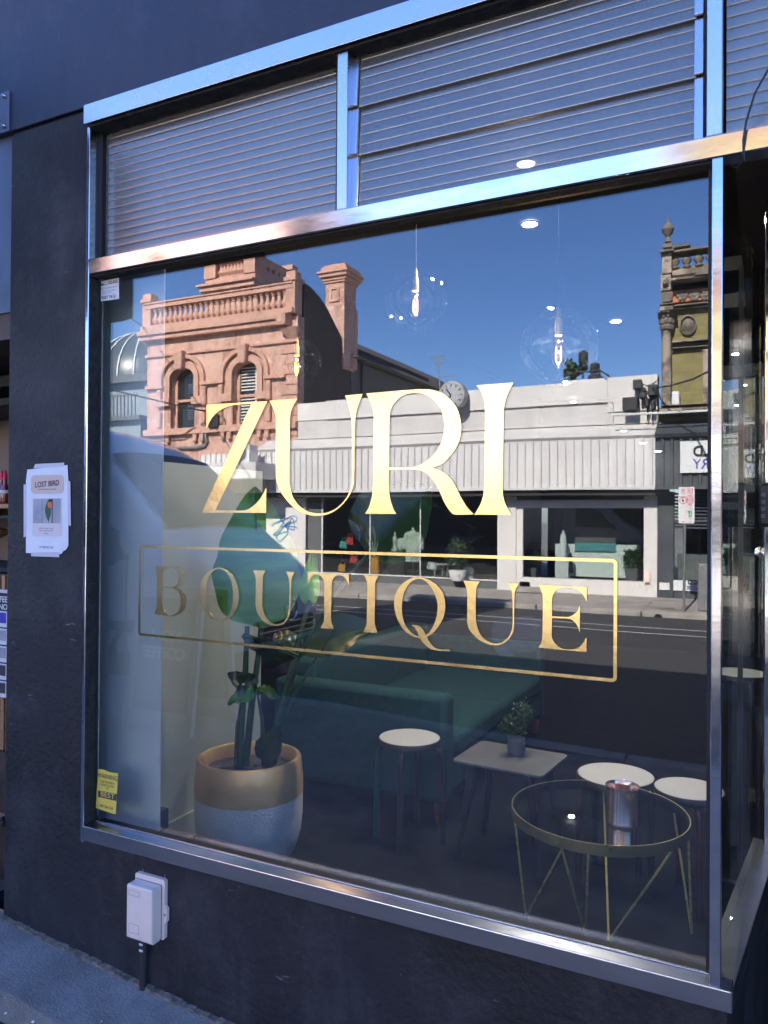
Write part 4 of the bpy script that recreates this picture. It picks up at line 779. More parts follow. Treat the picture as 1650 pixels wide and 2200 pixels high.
# pendants
def pendant(px, py, Y, label, r=.14):
    c = P(px, py, Y); t_ = empty('pendant_lamp', (c.x, c.y, c.z), label, 'pendant lamp', 'clear globe pendant lamps')
    m = MB(); m.lathe(c, [(r*math.sin(math.pi*i/18), -r*math.cos(math.pi*i/18)) for i in range(0, 18)]+[(.018, r*.993)], 36); m.f = m.f[:-1]; m.mi = m.mi[:-1]; m.build('globe', 'globe_glass', t_, smooth='all', open_=True)
    m = MB(); m.tube([c+Vector((0, 0, r*.9)), (c.x, c.y, CZ)], .0022, 6); m.build('cord', 'cable', t_)
    m = MB(); m.lathe(c+Vector((0, 0, r*.28)), [(0, 0), (.013, 0), (.013, .05), (.009, .06), (.006, .10), (0, .101)], 16); m.build('lamp_holder', 'brass', t_, smooth=True)
    m = MB(); m.lathe(c+Vector((0, 0, -.075)), [(0, 0), (.018, .006), (.028, .03), (.026, .055), (.013, .09), (.012, .112)], 18); m.build('bulb', 'globe_glass', t_, smooth='all', open_=True)
    for dx in (-.009, .009):
        m = MB(); m.tube([c+Vector((dx, 0, .0)), c+Vector((dx*1.1, 0, -.048)), c+Vector((dx*.6, 0, -.055))], .0017, 6); m.build('filament', 'filament', t_)
    li = bpy.data.lights.new('bulb_light', 'POINT'); li.energy = 2.4 if px < 700 else .8; li.color = (1, .62, .3); li.shadow_soft_size = .003; lo = bpy.data.objects.new('bulb_light', li); COL.objects.link(lo); lo.parent = t_; lo.location = (0, 0, -.02)
    return t_
pendant(893, 645, 1.10, 'clear globe pendant lamp in the middle, upper of the right hand pair')
pendant(1200, 745, .72, 'clear globe pendant lamp nearest the right, lower and largest')
pendant(638, 780, 1.55, 'clear globe pendant lamp at the left, in front of the terracotta building')
dl = [(1138, 480), (1323, 690), (1582, 760), (1597, 827), (1130, 350), (1232, 863), (1340, 925), (1382, 951), (1414, 969), (1586, 870)]
nm = ['largest ceiling downlight between the two right hand globes', 'oval ceiling downlight right of the largest globe', 'ceiling downlight seen right of the corner post, uppermost', 'ceiling downlight right of the corner post, below the uppermost', 'ceiling downlight glowing through the louvre blades', 'tiny far downlight over the white parapet', 'tiny far downlight over the upper ledge', 'tiny far downlight over the pale cladding', 'tiny far downlight over the dark cladding', 'tiny lowest downlight right of the corner post']
ru = 0
for (px, py), lb in zip(dl, nm):
    c = PZ(px, py, CZ-.004)
    if c.y > 7.9: c = P(px, py, 7.8); 
    t_ = empty('downlight', (c.x, c.y, CZ), lb, 'downlight', 'recessed ceiling downlights')
    z0 = min(c.z, CZ-.004)
    m = MB(); m.lathe((c.x, c.y, z0), [(0, -.004), (.038, -.004), (.038, .0), (0, .0)], 24); m.build('lens', 'downlight', t_)
    m = MB(); m.lathe((c.x, c.y, z0-.002), [(.039, -.004), (.048, -.002), (.048, .002), (.039, .002), (.039, -.004)], 24, caps=False); m.build('trim', 'white_clad', t_)
    al = bpy.data.lights.new('downlight_lamp', 'AREA'); al.shape = 'DISK'; al.size = .07; al.energy = 5.0 if c.y < 3 else .8; al.color = (1, .93, .84); ao = bpy.data.objects.new('downlight_lamp', al); COL.objects.link(ao); ao.parent = t_; ao.location = (0, 0, z0-.012-CZ)

# ================================================================== THE OTHER SIDE OF THE STREET (seen in the glass)
FY = 18.5; FB = ffz(FY)                                # facade line and its foot
def X_(px, py=1100, Y=FY): return P(px, py, Y).x
def Z_(px, py, Y=FY): return P(px, py, Y).z
S = lambda: MB(True)
# ---- white shop building
wx0, wx1 = X_(638), X_(1413, 900); topz = (Z_(1410, 806)+Z_(704, 866))/2; fz_t, fz_b = 3.69, 2.40
wh = empty('shop_row', ((wx0+wx1)/2, FY+3, FB), 'long white single storey shop building with ribbed cladding, across the street in the glass', 'shop building', street=True)
stepz = Z_(1000, 884)
m = S(); m.box(wx0+.01, wx1, FY, FY+.3, fz_t, stepz); m.box(wx0+.01, wx1, FY+.3, FY+16, 3.5, 4.0); m.build('parapet', 'white_wall_aged', wh)
m = S(); m.box(X_(704, 880), X_(1307, 830), FY-.07, FY+.3, stepz+.003, topz); m.box(wx0+.01, X_(704, 880)-.003, FY-.03, FY+.3, stepz+.003, topz-.02); m.box(X_(1307, 830)+.004, wx1, FY-.045, FY+.3, stepz-.25, topz+.06); m.build('coping_band', 'white_wall', wh)
m = S(); m.prism([(17.95, fz_t), (FY-.001, fz_t+.34), (FY-.001, fz_t), (18.0, fz_t-.06)], 'x', wx0-1.2, wx1); m.box(wx0, wx1, FY-.05, FY-.0, fz_t+.35, fz_t+.40); m.build('ledge', 'white_wall_aged', wh)
def cladding(name, x0, x1, z0, z1, Y, mt, parent, pitch=.215):
    m = S(); x = x0; pr = [(x0, Y)]
    while x+pitch < x1:
        pr += [(x+pitch*.62, Y), (x+pitch*.68, Y-.055), (x+pitch*.92, Y-.055), (x+pitch, Y)]; x += pitch
    pr += [(x1, Y), (x1, Y+.05), (x0, Y+.05)]; m.prism(pr, 'z', z0, z1); return m.build(name, mt, parent)
cladding('cladding', -16.6, wx1, fz_b+.02, fz_t-.07, 18.0, 'white_clad', wh)
m = S(); m.box(-16.6, wx1, 17.94, 18.04, fz_b-.06, fz_b+.018); m.build('cladding_edge', 'white_clad', wh)
m = S(); m.box(-16.6, wx1, 18.045, FY+.4, 2.2, 2.335); m.build('awning_soffit', 'shop_dark', wh)
# box awning and doorway left
m = S(); ab = P(548, 1010, 16.9); m.box(-17.5, ab.x, 16.9, 17.93, P(548, 1028, 16.9).z, P(548, 993, 16.9).z); m.build('box_awning', 'white_clad', wh)
m = S(); m.box(-17.5, X_(572), FY+.02, FY+.2, FB, 2.2); m.build('tiled_wall', 'green_tile', wh)
m = S(); m.box(-17.5, X_(572)-.02, FY-.01, FY+.01, Z_(520, 1143)-.03, Z_(520, 1143)); m.build('tile_trim', 'white_clad', wh)
m = S(); m.box(X_(572)+.003, X_(657), FY-.05, FY+.3, FB, 2.195); pA = m.build('pier', 'white_wall', wh)
for gx, gy, pts in ((0, 0, [(585, 1130), (610, 1118), (598, 1140), (588, 1150), (620, 1142), (602, 1163), (596, 1150), (622, 1120), (618, 1140), (628, 1112), (633, 1138), (612, 1130), (640, 1134), (626, 1145)]), (0, 0, [(592, 1112), (612, 1106), (600, 1122), (630, 1108), (638, 1118), (606, 1132), (636, 1128)])):
    m = S(); m.tube([Vector((X_(a_, b_), FY-.062, Z_(a_, b_))) for a_, b_ in [tuple(q) for q in spline([p for p in pts], 4)][:-6]], .016, 4); m.build('graffiti', 'graffiti', pA)
m = S(); m.box(X_(1071), X_(1110), FY-.05, FY+.3, FB, 2.195); m.build('pier', 'white_wall', wh)
m = S(); m.box(X_(1383), wx1-.003, FY-.05, FY+.3, FB, 2.195); pC = m.build('pier', 'white_wall', wh)
c = P(1390, 1240, FY-.06); m = S(); m.box(c.x-.07, c.x+.07, FY-.14, FY-.052, c.z-.13, c.z+.14); mb = m.build('meter_box', 'cream_plastic', pC, bevel=.01)
m = S(); m.tube([(c.x-.03, FY-.07, c.z-.13), (c.x-.03, FY-.07, FB)], .012); m.build('pipe', 'white_clad', pC)
# big shop window (recessed a little) and its display
sz = Z_(1070, 1249); wl, wr = X_(660), X_(1069)
m = S(); m.box(wl, wr, FY+.02, FY+.28, FB, sz); m.build('stall_riser', 'shop_grey', wh)
m = S(); m.box(wl, wr, FY+.00, FY+.06, sz+.002, sz+.04); m.box(X_(690), X_(690)+.05, FY+.001, FY+.05, sz+.042, 2.19)
for px in (794, 903): m.box(X_(px), X_(px)+.03, FY+.005, FY+.05, sz+.042, 2.19)
m.build('window_frame', 'white_clad', wh)
m = S(); m.box(wl+.003, X_(690)-.003, FY+.005, FY+.3, sz+.042, 2.19); m.build('return_panel', 'shop_grey', wh)
m = S(); m.box(X_(690)+.06, wr-.003, FY+.02, FY+.028, sz+.045, 2.19); m.build('window', 'far_glass', wh)
# shop interior shell
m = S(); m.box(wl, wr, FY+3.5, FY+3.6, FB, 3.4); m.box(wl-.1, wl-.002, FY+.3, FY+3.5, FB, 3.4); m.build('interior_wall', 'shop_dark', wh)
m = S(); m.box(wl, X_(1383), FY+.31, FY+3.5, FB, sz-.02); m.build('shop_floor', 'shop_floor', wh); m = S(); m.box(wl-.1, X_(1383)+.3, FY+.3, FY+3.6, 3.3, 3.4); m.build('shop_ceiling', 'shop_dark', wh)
# right window: white surround, counter inside
a0, a1 = X_(1117.5), X_(1383)-.003; hz1, hz0, iz = Z_(1385, 1073), Z_(1385, 1091), Z_(1383, 1250)
m = S(); m.box(a0, a1, FY-.02, FY+.2, hz0, hz1); m.box(a0+.3, a1, FY-.045, FY+.25, FB, iz); m.box(a0, a0+.298, FY-.03, FY+.25, FB+.25, iz-.002); m.box(X_(1110)+.003, a0, FY+.0, FY+.2, FB, hz1); m.box(a0+.001, X_(1124), FY-.01, FY+.1, iz+.002, hz0-.002); m.build('window_surround', 'white_wall', wh)
m = S(); m.box(a0, a0+.9, FY-.5, FY-.045, FB, FB+.12); m.build('doorstep', 'concrete', wh)
m = S(); m.box(X_(1110)+.003, a1, FY+.03, FY+.1, hz1+.003, 2.195); m.build('head_panel', 'shop_grey', wh)
m = S(); m.box(X_(1124), a1, FY+.05, FY+.058, iz+.002, hz0-.002); m.build('window', 'far_glass', wh)
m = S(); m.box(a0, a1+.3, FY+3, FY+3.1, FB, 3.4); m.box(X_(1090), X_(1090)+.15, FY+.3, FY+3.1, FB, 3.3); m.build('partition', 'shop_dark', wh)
m = S(); Yi = FY+1.0; m.box(X_(1192, 1200, Yi), X_(1366, 1200, Yi), Yi, Yi+.5, Z_(1300, 1240, Yi), Z_(1300, 1170, Yi)); m.build('counter', 'mint', wh)
m = S(); m.box(X_(1192, 1200, Yi), X_(1366, 1200, Yi), Yi+.9, Yi+.95, Z_(1300, 1170, Yi), 3.2); m.build('grey_panel', 'shop_grey', wh)
m = S(); m.box(X_(1235, 1150, Yi), X_(1322, 1150, Yi), Yi-.05, Yi-.02, Z_(1280, 1184, Yi), Z_(1280, 1166, Yi)); m.build('turquoise_strip', 'teal_art', wh)
m = S(); m.box(X_(1235, 1150, Yi), X_(1322, 1150, Yi), Yi-.02, Yi+.02, Z_(1280, 1166, Yi)+.003, Z_(1280, 1110, Yi)); m.build('picture_panel', 'render_grey', wh)
Yj = FY+.6
def thing_lathe(name, px, py_base, Y, prof, mt, label, cat, seg=20, group=None, z=None):
    b = P(px, py_base, Y); m = S(); m.lathe((b.x, Y, b.z if z is None else z), prof, seg); return m.build(name, mt, smooth=True, label=label, cat=cat, group=group)
m = S(); m.box(X_(1195, 1200, Yj), X_(1223, 1200, Yj), Yj-.12, Yj+.14, iz-.1, Z_(1208, 1198, Yj)); m.build('plinth', 'sign_white', label='white display plinth in the right hand shop window across the street', cat='plinth')
thing_lathe('sculpture', 1209, 1197, Yj, [(.09, 0), (.09, .5), (.07, .62), (.03, .68), (.03, .74), (0, .75)], 'mint', 'tall pale green bottle sculpture on the white plinth across the street', 'sculpture')
thing_lathe('sculpture', 1224, 1230, Yj, [(.1, 0), (.1, .12), (.07, .14), (.07, .4), (.05, .5), (.02, .55), (0, .56)], 'shop_dark', 'dark bottle sculpture beside the white plinth across the street', 'sculpture')
def pot_bush(px, py, Y, h, label, pm='pot_grey', fol='leaf_small', tall=1.0, square=True, sc_=1.0):
    b = P(px, py, Y); zb = ffz(Y)+.0 if Y < FY else iz+.0
    r = empty('potted_shrub', (b.x, Y, b.z), label, 'potted plant', street=True)
    m = S(); s_ = .17*sc_
    if square: m.hexa([(b.x-s_*.7, Y-s_*.7, b.z), (b.x+s_*.7, Y-s_*.7, b.z), (b.x+s_*.7, Y+s_*.7, b.z), (b.x-s_*.7, Y+s_*.7, b.z)], [(b.x-s_, Y-s_, b.z+h), (b.x+s_, Y-s_, b.z+h), (b.x+s_, Y+s_, b.z+h), (b.x-s_, Y+s_, b.z+h)])
    else: m.lathe((b.x, Y, b.z), [(s_*.8, 0), (s_*1.2, h*.5), (s_*1.3, h)], 20)
    m.build('pot', pm, r, smooth=not square)
    m = S(); bush(m, (b.x, Y, b.z+h), .23*sc_, .42*tall*sc_, 900, .075, int(px)); m.build('foliage', fol, r, open_=True)
    m = S(); m.tube([(b.x, Y, b.z+h-.05), (b.x+.01, Y, b.z+h+.2)], .015, 6); m.build('stem', 'stem_brown', r)
pot_bush(1357, 1250, FY-.0+.3, .36, 'small round leaved bush in a dark square pot, right end of the right shop window')
pot_bush(1143, 1246, FY+.9, .36, 'dim bush in a dark pot at the left end of the right shop window')
pot_bush(984, 1248, FY-.25, .30, 'leafy shrub in a two tone round pot outside the large shop window', 'sign_white', tall=1.9, square=False, sc_=1.15)
# display things in the large window
Yk = FY+.7; fz = sz-.02
def mann():
    c = P(888, 1200, Yk); r = empty('mannequin', (c.x, Yk, fz), 'dress stand wearing a pale loose shirt dress in the large shop window', 'mannequin', street=True)
    m = S(); m.tube([(c.x, Yk, fz), (c.x, Yk, Z_(888, 1130, Yk))], .015); m.lathe((c.x, Yk, fz), [(.18, 0), (.16, .02), (.02, .03)], 20); m.build('stand', 'rim', r, smooth=True)
    zt_, zb_ = Z_(888, 1141, Yk), Z_(888, 1207, Yk); m = S()
    rows = [(.06, zt_+.03), (.10, zt_), (.22, zt_-.06), (.23, zt_-.2), (.21, zt_-.5), (.25, zb_+.15), (.24, zb_)]
    vs = []; n = 20
    for r_, z in rows:
        for i in range(n): a_ = 2*math.pi*i/n; q = r_*(1+.09*math.sin(5*a_+z*3)); vs.append((c.x+q*math.cos(a_), Yk+q*.5*math.sin(a_), z))
    m.add(vs, [(i*n+j, i*n+(j+1) % n, (i+1)*n+(j+1) % n, (i+1)*n+j) for i in range(len(rows)-1) for j in range(n)]); m.build('dress', 'cream_cloth', r, smooth=True)
    for s_ in (-1, 1):
        m = S(); m.tube([(c.x+s_*.16, Yk, zt_-.05), (c.x+s_*.27, Yk, zt_-.3), (c.x+s_*.29, Yk, zt_-.55)], [.09, .10, .075], 10); m.build('sleeve', 'cream_cloth', r, smooth=True)
    m = S(); m.lathe((c.x, Yk, zt_+.02), [(.05, 0), (.045, .09), (0, .095)], 14); m.build('neck', 'cream_cloth', r, smooth=True)
mann()
c0_ = X_(798, 1200, Yk); c1_ = X_(816, 1200, Yk)
vz = empty('plant_stand', ((c0_+c1_)/2, Yk, fz), 'tall orange box planter holding bare pale branches in the large shop window', 'planter', street=True)
m = S(); m.box(c0_, c1_+.05, Yk-.15, Yk+.15, fz, Z_(805, 1196, Yk)); m.build('box', 'orange_box', vz)
for q in ((790, 1140), (802, 1130), (812, 1150), (786, 1158)):
    m = S(); a_ = P(805, 1196, Yk); b_ = P(*q, Yk); m.tube([a_, a_+(b_-a_)*.5+Vector((.04, 0, .03)), b_], [.012, .009, .004], 6); m.build('branch', 'cream_cloth', vz, smooth=True)
thing_lathe('vase', 861, 1184, Yk, [(.05, 0), (.11, .12), (.12, .25), (.07, .38), (.05, .4), (0, .4)], 'cream_cloth', 'pale oval vase in the large shop window', 'vase')
c = P(849, 1184, Yk); fg = S(); fg.box(c.x-.09, c.x+.09, Yk-.09, Yk+.09, c.z, c.z+.07)
fg.lathe((c.x, Yk, c.z+.07), [(.07, 0), (.055, .12), (.07, .2), (.085, .3), (.06, .38), (.025, .4), (.045, .46), (.03, .52), (0, .53)], 16); fg.build('statuette', 'clay', smooth=True, label='small white statuette beside the oval vase in the large shop window', cat='statuette')
m = S(); m.box(X_(838, 1200, Yk), X_(872, 1200, Yk), Yk-.15, Yk+.15, fz, c.z-.004); m.build('display_plinth', 'shop_dark', label='dark plinth under the statuette and vase in the shop window', cat='plinth')
for i, (px, py, mt, lb) in enumerate(((757, 1160, 'red_item', 'red and white bag on the left display shelf'), (743, 1168, 'teal_art', 'pale blue bag on the left display shelf'), (765, 1200, 'red_item', 'pink handled basket under the left display shelf'), (740, 1218, 'orange_box', 'small yellow item low in the left of the display'))):
    c = P(px, py, Yk+.2); m = S(); m.hexa([(c.x-.14, Yk, c.z-.13), (c.x+.14, Yk, c.z-.15), (c.x+.12, Yk+.16, c.z-.15), (c.x-.12, Yk+.16, c.z-.13)], [(c.x-.1, Yk+.02, c.z+.1), (c.x+.11, Yk+.02, c.z+.07), (c.x+.1, Yk+.12, c.z+.07), (c.x-.1, Yk+.12, c.z+.1)]); m.tube([(c.x-.08, Yk+.07, c.z+.08), (c.x-.04, Yk+.07, c.z+.2), (c.x+.05, Yk+.07, c.z+.2), (c.x+.09, Yk+.07, c.z+.06)], .012, 5); m.build('bag', mt, bevel=.01, label=lb, cat='bag')
m = S(); c = P(757, 1185, Yk+.2); m.box(c.x-.35, c.x+.3, Yk+.02, Yk+.3, c.z-.02, c.z+.015); m.box(c.x-.33, c.x-.31, Yk+.04, Yk+.06, fz, c.z-.02); m.box(c.x+.26, c.x+.28, Yk+.04, Yk+.06, fz, c.z-.02); m.build('display_shelf', 'rim', label='thin legged shelf at the left of the large shop window', cat='shelf')
c = P(935, 1218, Yk); m = S(); m.hexa([(c.x-.25, Yk-.1, c.z-.08), (c.x+.25, Yk-.1, c.z-.1), (c.x+.25, Yk+.15, c.z-.1), (c.x-.25, Yk+.15, c.z-.08)], [(c.x-.22, Yk-.02, c.z+.16), (c.x+.1, Yk-.02, c.z+.1), (c.x+.1, Yk+.08, c.z+.1), (c.x-.22, Yk+.08, c.z+.16)]); m.build('cushion', 'cream_cloth', bevel=.04, label='pale cushions heaped at the foot of the shop window', cat='cushion')
m = S(); c = P(955, 1228, Yk-.2); m.box(c.x-.3, c.x+.15, Yk-.35, Yk-.05, c.z+.2, c.z+.23)
for dx in (-.27, -.02, .12): m.tube([(c.x+dx, Yk-.2, c.z+.2), (c.x+dx-.04, Yk-.2, fz)], .014, 6)
m.build('low_bench', 'clay', label='low pale bench in the right of the large shop window', cat='bench')
thing_lathe('lantern', 1008, 1248, FY-.1+.5, [(.12, 0), (.14, .1), (.12, .2), (.17, .22), (.15, .34), (.08, .42), (0, .44)], 'mint', 'pale green mushroom shaped lamp near the shrub in the shop window', 'lamp')
# clock on the parapet
cc_ = P(972, 850, 18.1); ck = empty('street_clock', (cc_.x, 18.1, cc_.z), 'round grey clock mounted on the white parapet', 'clock', street=True)
rr_ = abs(P(1000, 850, 18.1).x-P(944, 850, 18.1).x)/2
m = S(); m.lathe((cc_.x, 18.0, cc_.z), [(rr_*.9, -.01), (rr_, 0), (rr_*1.02, .06), (rr_*1.02, .3), (rr_*.8, .36), (0, .36)], 36, 'y'); m.build('rim', 'clock_rim', ck, smooth=True)
m = S(); m.lathe((cc_.x, 17.98, cc_.z), [(0, 0), (rr_*.84, 0), (rr_*.84, .01), (0, .01)], 36, 'y'); fc = m.build('face', 'clock_face', ck)
m = S()
for i in range(12):
    a_ = i*math.pi/6; p, q = rr_*.68, rr_*.8; m.tube([(cc_.x+p*math.sin(a_), 17.975, cc_.z+p*math.cos(a_)), (cc_.x+q*math.sin(a_), 17.975, cc_.z+q*math.cos(a_))], .02, 4)
m.build('hour_marks', 'ink', fc)
for an, L in ((-40, .6), (215, .45)):
    m = S(); a_ = math.radians(an); m.tube([(cc_.x, 17.965, cc_.z), (cc_.x+L*rr_*math.sin(a_), 17.965, cc_.z+L*rr_*math.cos(a_))], .018, 4); m.build('hand', 'ink', ck)
m = S(); m.tube([(cc_.x, 18.3, cc_.z), (cc_.x, FY, cc_.z)], .06); m.build('bracket', 'galv', ck)
# tv antenna behind
def stick(name, pts_px, Y, r, mt, parent, **kw):
    m = S()
    for a_ in pts_px: m.tube([P(*q, Y) for q in a_], r, 5)
    return m.build(name, mt, parent, **kw)
an = empty('antenna', P(945, 838, 24), 'thin television antenna against the sky above the clock', 'antenna', street=True)
stick('mast', [[(945, 845), (942, 768)]], 24, .025, 'galv', an); stick('elements', [[(923, 769), (952, 764)], [(925, 772), (956, 770)], [(930, 783), (958, 778)], [(936, 776), (938, 792)], [(950, 762), (951, 774)], [(943, 812), (978, 807)]], 24, .016, 'galv', an)
# roof terrace far behind
rt_ = empty('roof_terrace', P(1250, 818, 24), 'distant roof terrace with glass rail above the white parapet', 'terrace', street=True)
m = S(); m.box(P(1212, 820, 24).x, P(1300, 812, 24).x, 24, 27, 3.5, P(1255, 817, 24).z); m.build('deck', 'white_wall', rt_)
stick('railing', [[(1213, 818), (1213, 806)], [(1253, 815), (1253, 800)], [(1290, 812), (1290, 797)], [(1213, 806), (1252, 801), (1290, 797), (1310, 809)], [(1272, 814), (1272, 799)], [(1310, 816), (1310, 809)]], 24, .03, 'parasol', rt_)
m = S(); m.box(P(1265, 812, 25).x, P(1290, 812, 25).x, 25, 26, 5.3, P(1275, 806, 25).z); m.build('planter_box', 'galv', rt_)
for px, py0, py1, w_, lb in ((1254, 815, 754, .17, 'taller closed dark parasol on the roof terrace'), (1279, 812, 781, .17, 'shorter closed dark parasol on the roof terrace')):
    a_, b_ = P(px, py0, 24.6), P(px, py1, 24.6); h = b_.z-a_.z; p_ = empty('parasol', a_, lb, 'parasol', 'closed parasols on the roof terrace', street=True)
    m = S(); m.tube([a_, b_], .03, 6); m.build('pole', 'galv', p_); m = S(); m.lathe(a_, [(.10, h*.28), (w_*1.15, h*.34), (w_*.8, h*.5), (w_, h*.6), (w_*1.0, h*.9), (.04, h), (0, h*1.01)], 12); m.build('canopy', 'parasol', p_, smooth=True)
b_ = P(1236, 812, 24.3); m = bush(S(), b_, .35, .5, 300, .18, 8); m.build('terrace_plant', 'leaf_small', open_=True, label='small spiky plant beside the flag on the roof terrace', cat='plant')
b_ = P(1217, 795, 24.2); fl_ = empty('flag', b_, 'small red and blue flag on the roof terrace', 'flag', street=True)
m = S(); m.tube([b_-Vector((0, 0, .3)), b_+Vector((0, 0, .25))], .012, 5); m.build('pole', 'galv', fl_); m = S(); m.box(b_.x, b_.x+.25, 24.19, 24.2, b_.z, b_.z+.2); m.build('cloth', 'flag', fl_)
# service gear on the white wall
def gear(name, boxes, mt, label, cat):
    m = S()
    for x0, y0, x1, y1, d in boxes:
        a_, b_ = P(x0, y0, 18.3), P(x1, y1, 18.3); m.box(a_.x, b_.x, FY-.08-d, FY-.08, a_.z, b_.z)
    return m.build(name, mt, bevel=.02, label=label, cat=cat)
g = gear('floodlight', [(1341, 858, 1373, 884, .35)], 'van_black', 'black floodlight box on the white parapet', 'floodlight')
e_ = empty('meter_cluster', (P(1385, 840, 18.3).x, FY-.1, Z_(1385, 840, 18.3)), 'cluster of black junction boxes and cables at the parapet corner', 'cable boxes', street=True)
for x0, y0, x1, y1 in ((1361, 818, 1379, 836), (1393, 828, 1412, 850), (1375, 846, 1388, 856), (1386, 858, 1394, 874), (1399, 864, 1407, 880), (1381, 834, 1387, 842)):
    a_, b_ = P(x0, y0, 18.2), P(x1, y1, 18.2); m = S(); m.box(a_.x, b_.x, 18.15, 18.4, a_.z, b_.z); m.build('box', 'van_black', e_, bevel=.015)
stick('cables', [[(1370, 838), (1378, 850), (1390, 845), (1398, 856)], [(1380, 826), (1395, 832), (1411, 820)], [(1392, 874), (1391, 905)], [(1402, 880), (1401, 905)], [(1412, 835), (1420, 860), (1443, 873)]], 18.3, .018, 'van_black', e_)
m = S(); m.tube([P(1315, 862, 18.4), P(1318, 864, 18.42), P(1317, 915, 18.4)], .018, 6); m.build('vent_pipe', 'white_clad', smooth=True, label='thin white vent pipe on the parapet wall', cat='pipe')
# ---- air conditioner on the box awning
ac0, ac1 = P(487, 1000, 17.2), P(537, 955, 17.2)
ac = empty('air_conditioner', ((ac0.x+ac1.x)/2, 17.3, P(548, 993, 16.9).z), 'white air conditioner with a round fan standing on the box awning', 'air conditioner', street=True)
m = S(); m.box(P(500, 975, 17.2).x, ac1.x, 17.15, 17.6, P(548, 993, 16.9).z+.01, ac1.z); m.build('casing', 'sign_white', ac, bevel=.02)
cx_ = (P(500, 975, 17.2).x+ac1.x)/2; czz = (P(548, 993, 16.9).z+ac1.z)/2; m = S(); m.lathe((cx_, 17.13, czz), [(0, 0), (.23, 0), (.23, .02), (0, .02)], 24, 'y'); m.build('fan', 'galv', ac)
# ---- laundry building with ornate upper front
def O(x, y, Y=18.3): return P(1390+.23184*x, 440+.23184*y, Y)
lx0 = O(120, 1500).x; lx1 = 3.6
la = empty('laundry_building', ((lx0+lx1)/2, 20, FB), 'olive brick building with peeling ornate column and orange frieze above a dark laundry shop', 'building', street=True)
zb_, zs = O(300, 2040).z, O(300, 560).z
m = S(); m.box(lx0+.02, lx1, 18.45, 32, fz_t+.02, O(300, 560).z); m.build('wall', 'olive_brick', la)
cxx = O(185, 1500).x; cr_ = (O(228, 1500).x-O(140, 1500).x)/2
def lat(name, prof_px, mt, seg=20, px=185, sq=False, Y=18.3):
    m = S(); pr = [(max(0, (P(1390+.23184*(px+r), 440+.23184*y, Y).x-P(1390+.23184*px, 440+.23184*y, Y).x)), O(px, y, Y).z) for r, y in prof_px]
    m.lathe((O(px, 1000, Y).x, Y, 0), pr, seg); return m.build(name, mt, la, smooth=not sq)
lat('column', [(50, 1865), (48, 1850), (44, 1800), (46, 1500), (42, 1180), (48, 1170)], 'old_render')
m = S()
for i in range(10):
    for j in range(3):
        a_ = i*2*math.pi/10+j*.3; rr_2 = cr_*(1.0+.22*j); z = O(185, 1150-55*j).z; m.lathe((cxx+rr_2*math.cos(a_), 18.3+rr_2*math.sin(a_), z), [(0, -.08), (.05, -.04), (.065, .04), (.03, .10), (0, .11)], 6)
m.lathe((cxx, 18.3, O(185, 1165).z), [(cr_*1.05, 0), (cr_*1.1, .2), (cr_*1.5, O(185, 1000).z-O(185, 1165).z)], 12); m.build('capital', 'old_trim', la)
def obox(name, x0, x1, y0, y1, Yf, mt, Yb_=18.6, parent=None, xr_=None):
    a_, b_ = O(x0, y1, Yf), O(x1, y0, Yf); m = S(); m.box(a_.x, xr_ if xr_ is not None else b_.x, Yf, Yb_, a_.z, b_.z); return m.build(name, mt, parent or la, bevel=.008)
obox('capital_top', 95, 270, 985, 1003, 18.02, 'old_trim'); obox('capital_block', 122, 245, 930, 984, 18.1, 'old_render'); obox('moulding', 115, 250, 905, 929, 18.05, 'old_trim')
obox('pilaster', 140, 235, 800, 904, 18.15, 'old_trim'); obox('pilaster', 128, 226, 640, 799, 18.18, 'old_render'); obox('pilaster', 142, 232, 436, 639, 18.15, 'old_render')
lat('boss', [(0, 690), (26, 705), (26, 735), (0, 750)], 'old_trim', px=172, Y=18.12)
obox('pier_cap', 118, 252, 397, 435, 18.02, 'old_trim'); obox('pier_cap', 148, 235, 345, 396, 18.12, 'old_trim')
lat('finial', [(34, 345), (28, 325), (14, 300), (22, 285), (48, 265), (56, 232), (60, 228), (56, 222), (50, 200), (30, 178), (12, 160), (14, 150), (6, 115), (0, 80)], 'old_trim', px=195)
obox('parapet_coping', 236, 400, 345, 395, 18.12, 'old_trim', xr_=None); obox('parapet_rail', 253, 400, 396, 436, 18.1, 'old_trim', xr_=lx1); obox('parapet_base', 236, 400, 585, 655, 18.1, 'old_render', xr_=lx1)
m = S(); m.lathe((0, 18.35, 0), [(.06, 0), (.075, .05), (.05, .09), (.11, .22), (.12, .3), (.06, .45), (.045, .56), (.07, .6)], 12); bz_ = O(300, 585).z+.01; bh = (O(300, 436).z-bz_)/.61
m.v = [Vector((v.x, v.y, v.z*bh+bz_)) for v in m.v]; bal0 = m.build('baluster', 'old_trim', la, smooth=True)
x = O(262, 500).x; bal0.location = (x, 0, 0); bal0.data.transform(Matrix.Translation((0, 0, 0)))
bx_ = bal0.location.x; n_ = 0
base_loc = bal0.location.copy()
while n_ < 17: n_ += 1; c = bal0.copy(); COL.objects.link(c); c.location = base_loc+Vector((.275*n_, 0, 0))
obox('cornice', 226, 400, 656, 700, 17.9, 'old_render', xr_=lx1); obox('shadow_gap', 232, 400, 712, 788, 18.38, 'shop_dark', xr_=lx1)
obox('cornice_bed', 230, 400, 700, 712, 18.1, 'old_trim', xr_=lx1)
a_, b_, c_2 = O(440, 650, 17.85), O(640, 650, 17.85), O(640, 520, 17.85); m = S(); m.prism([(a_.x, a_.z), (b_.x+.5, a_.z), (b_.x+.2, a_.z+.62)], 'y', 17.85, 18.3); m.build('pediment', 'old_trim', la)
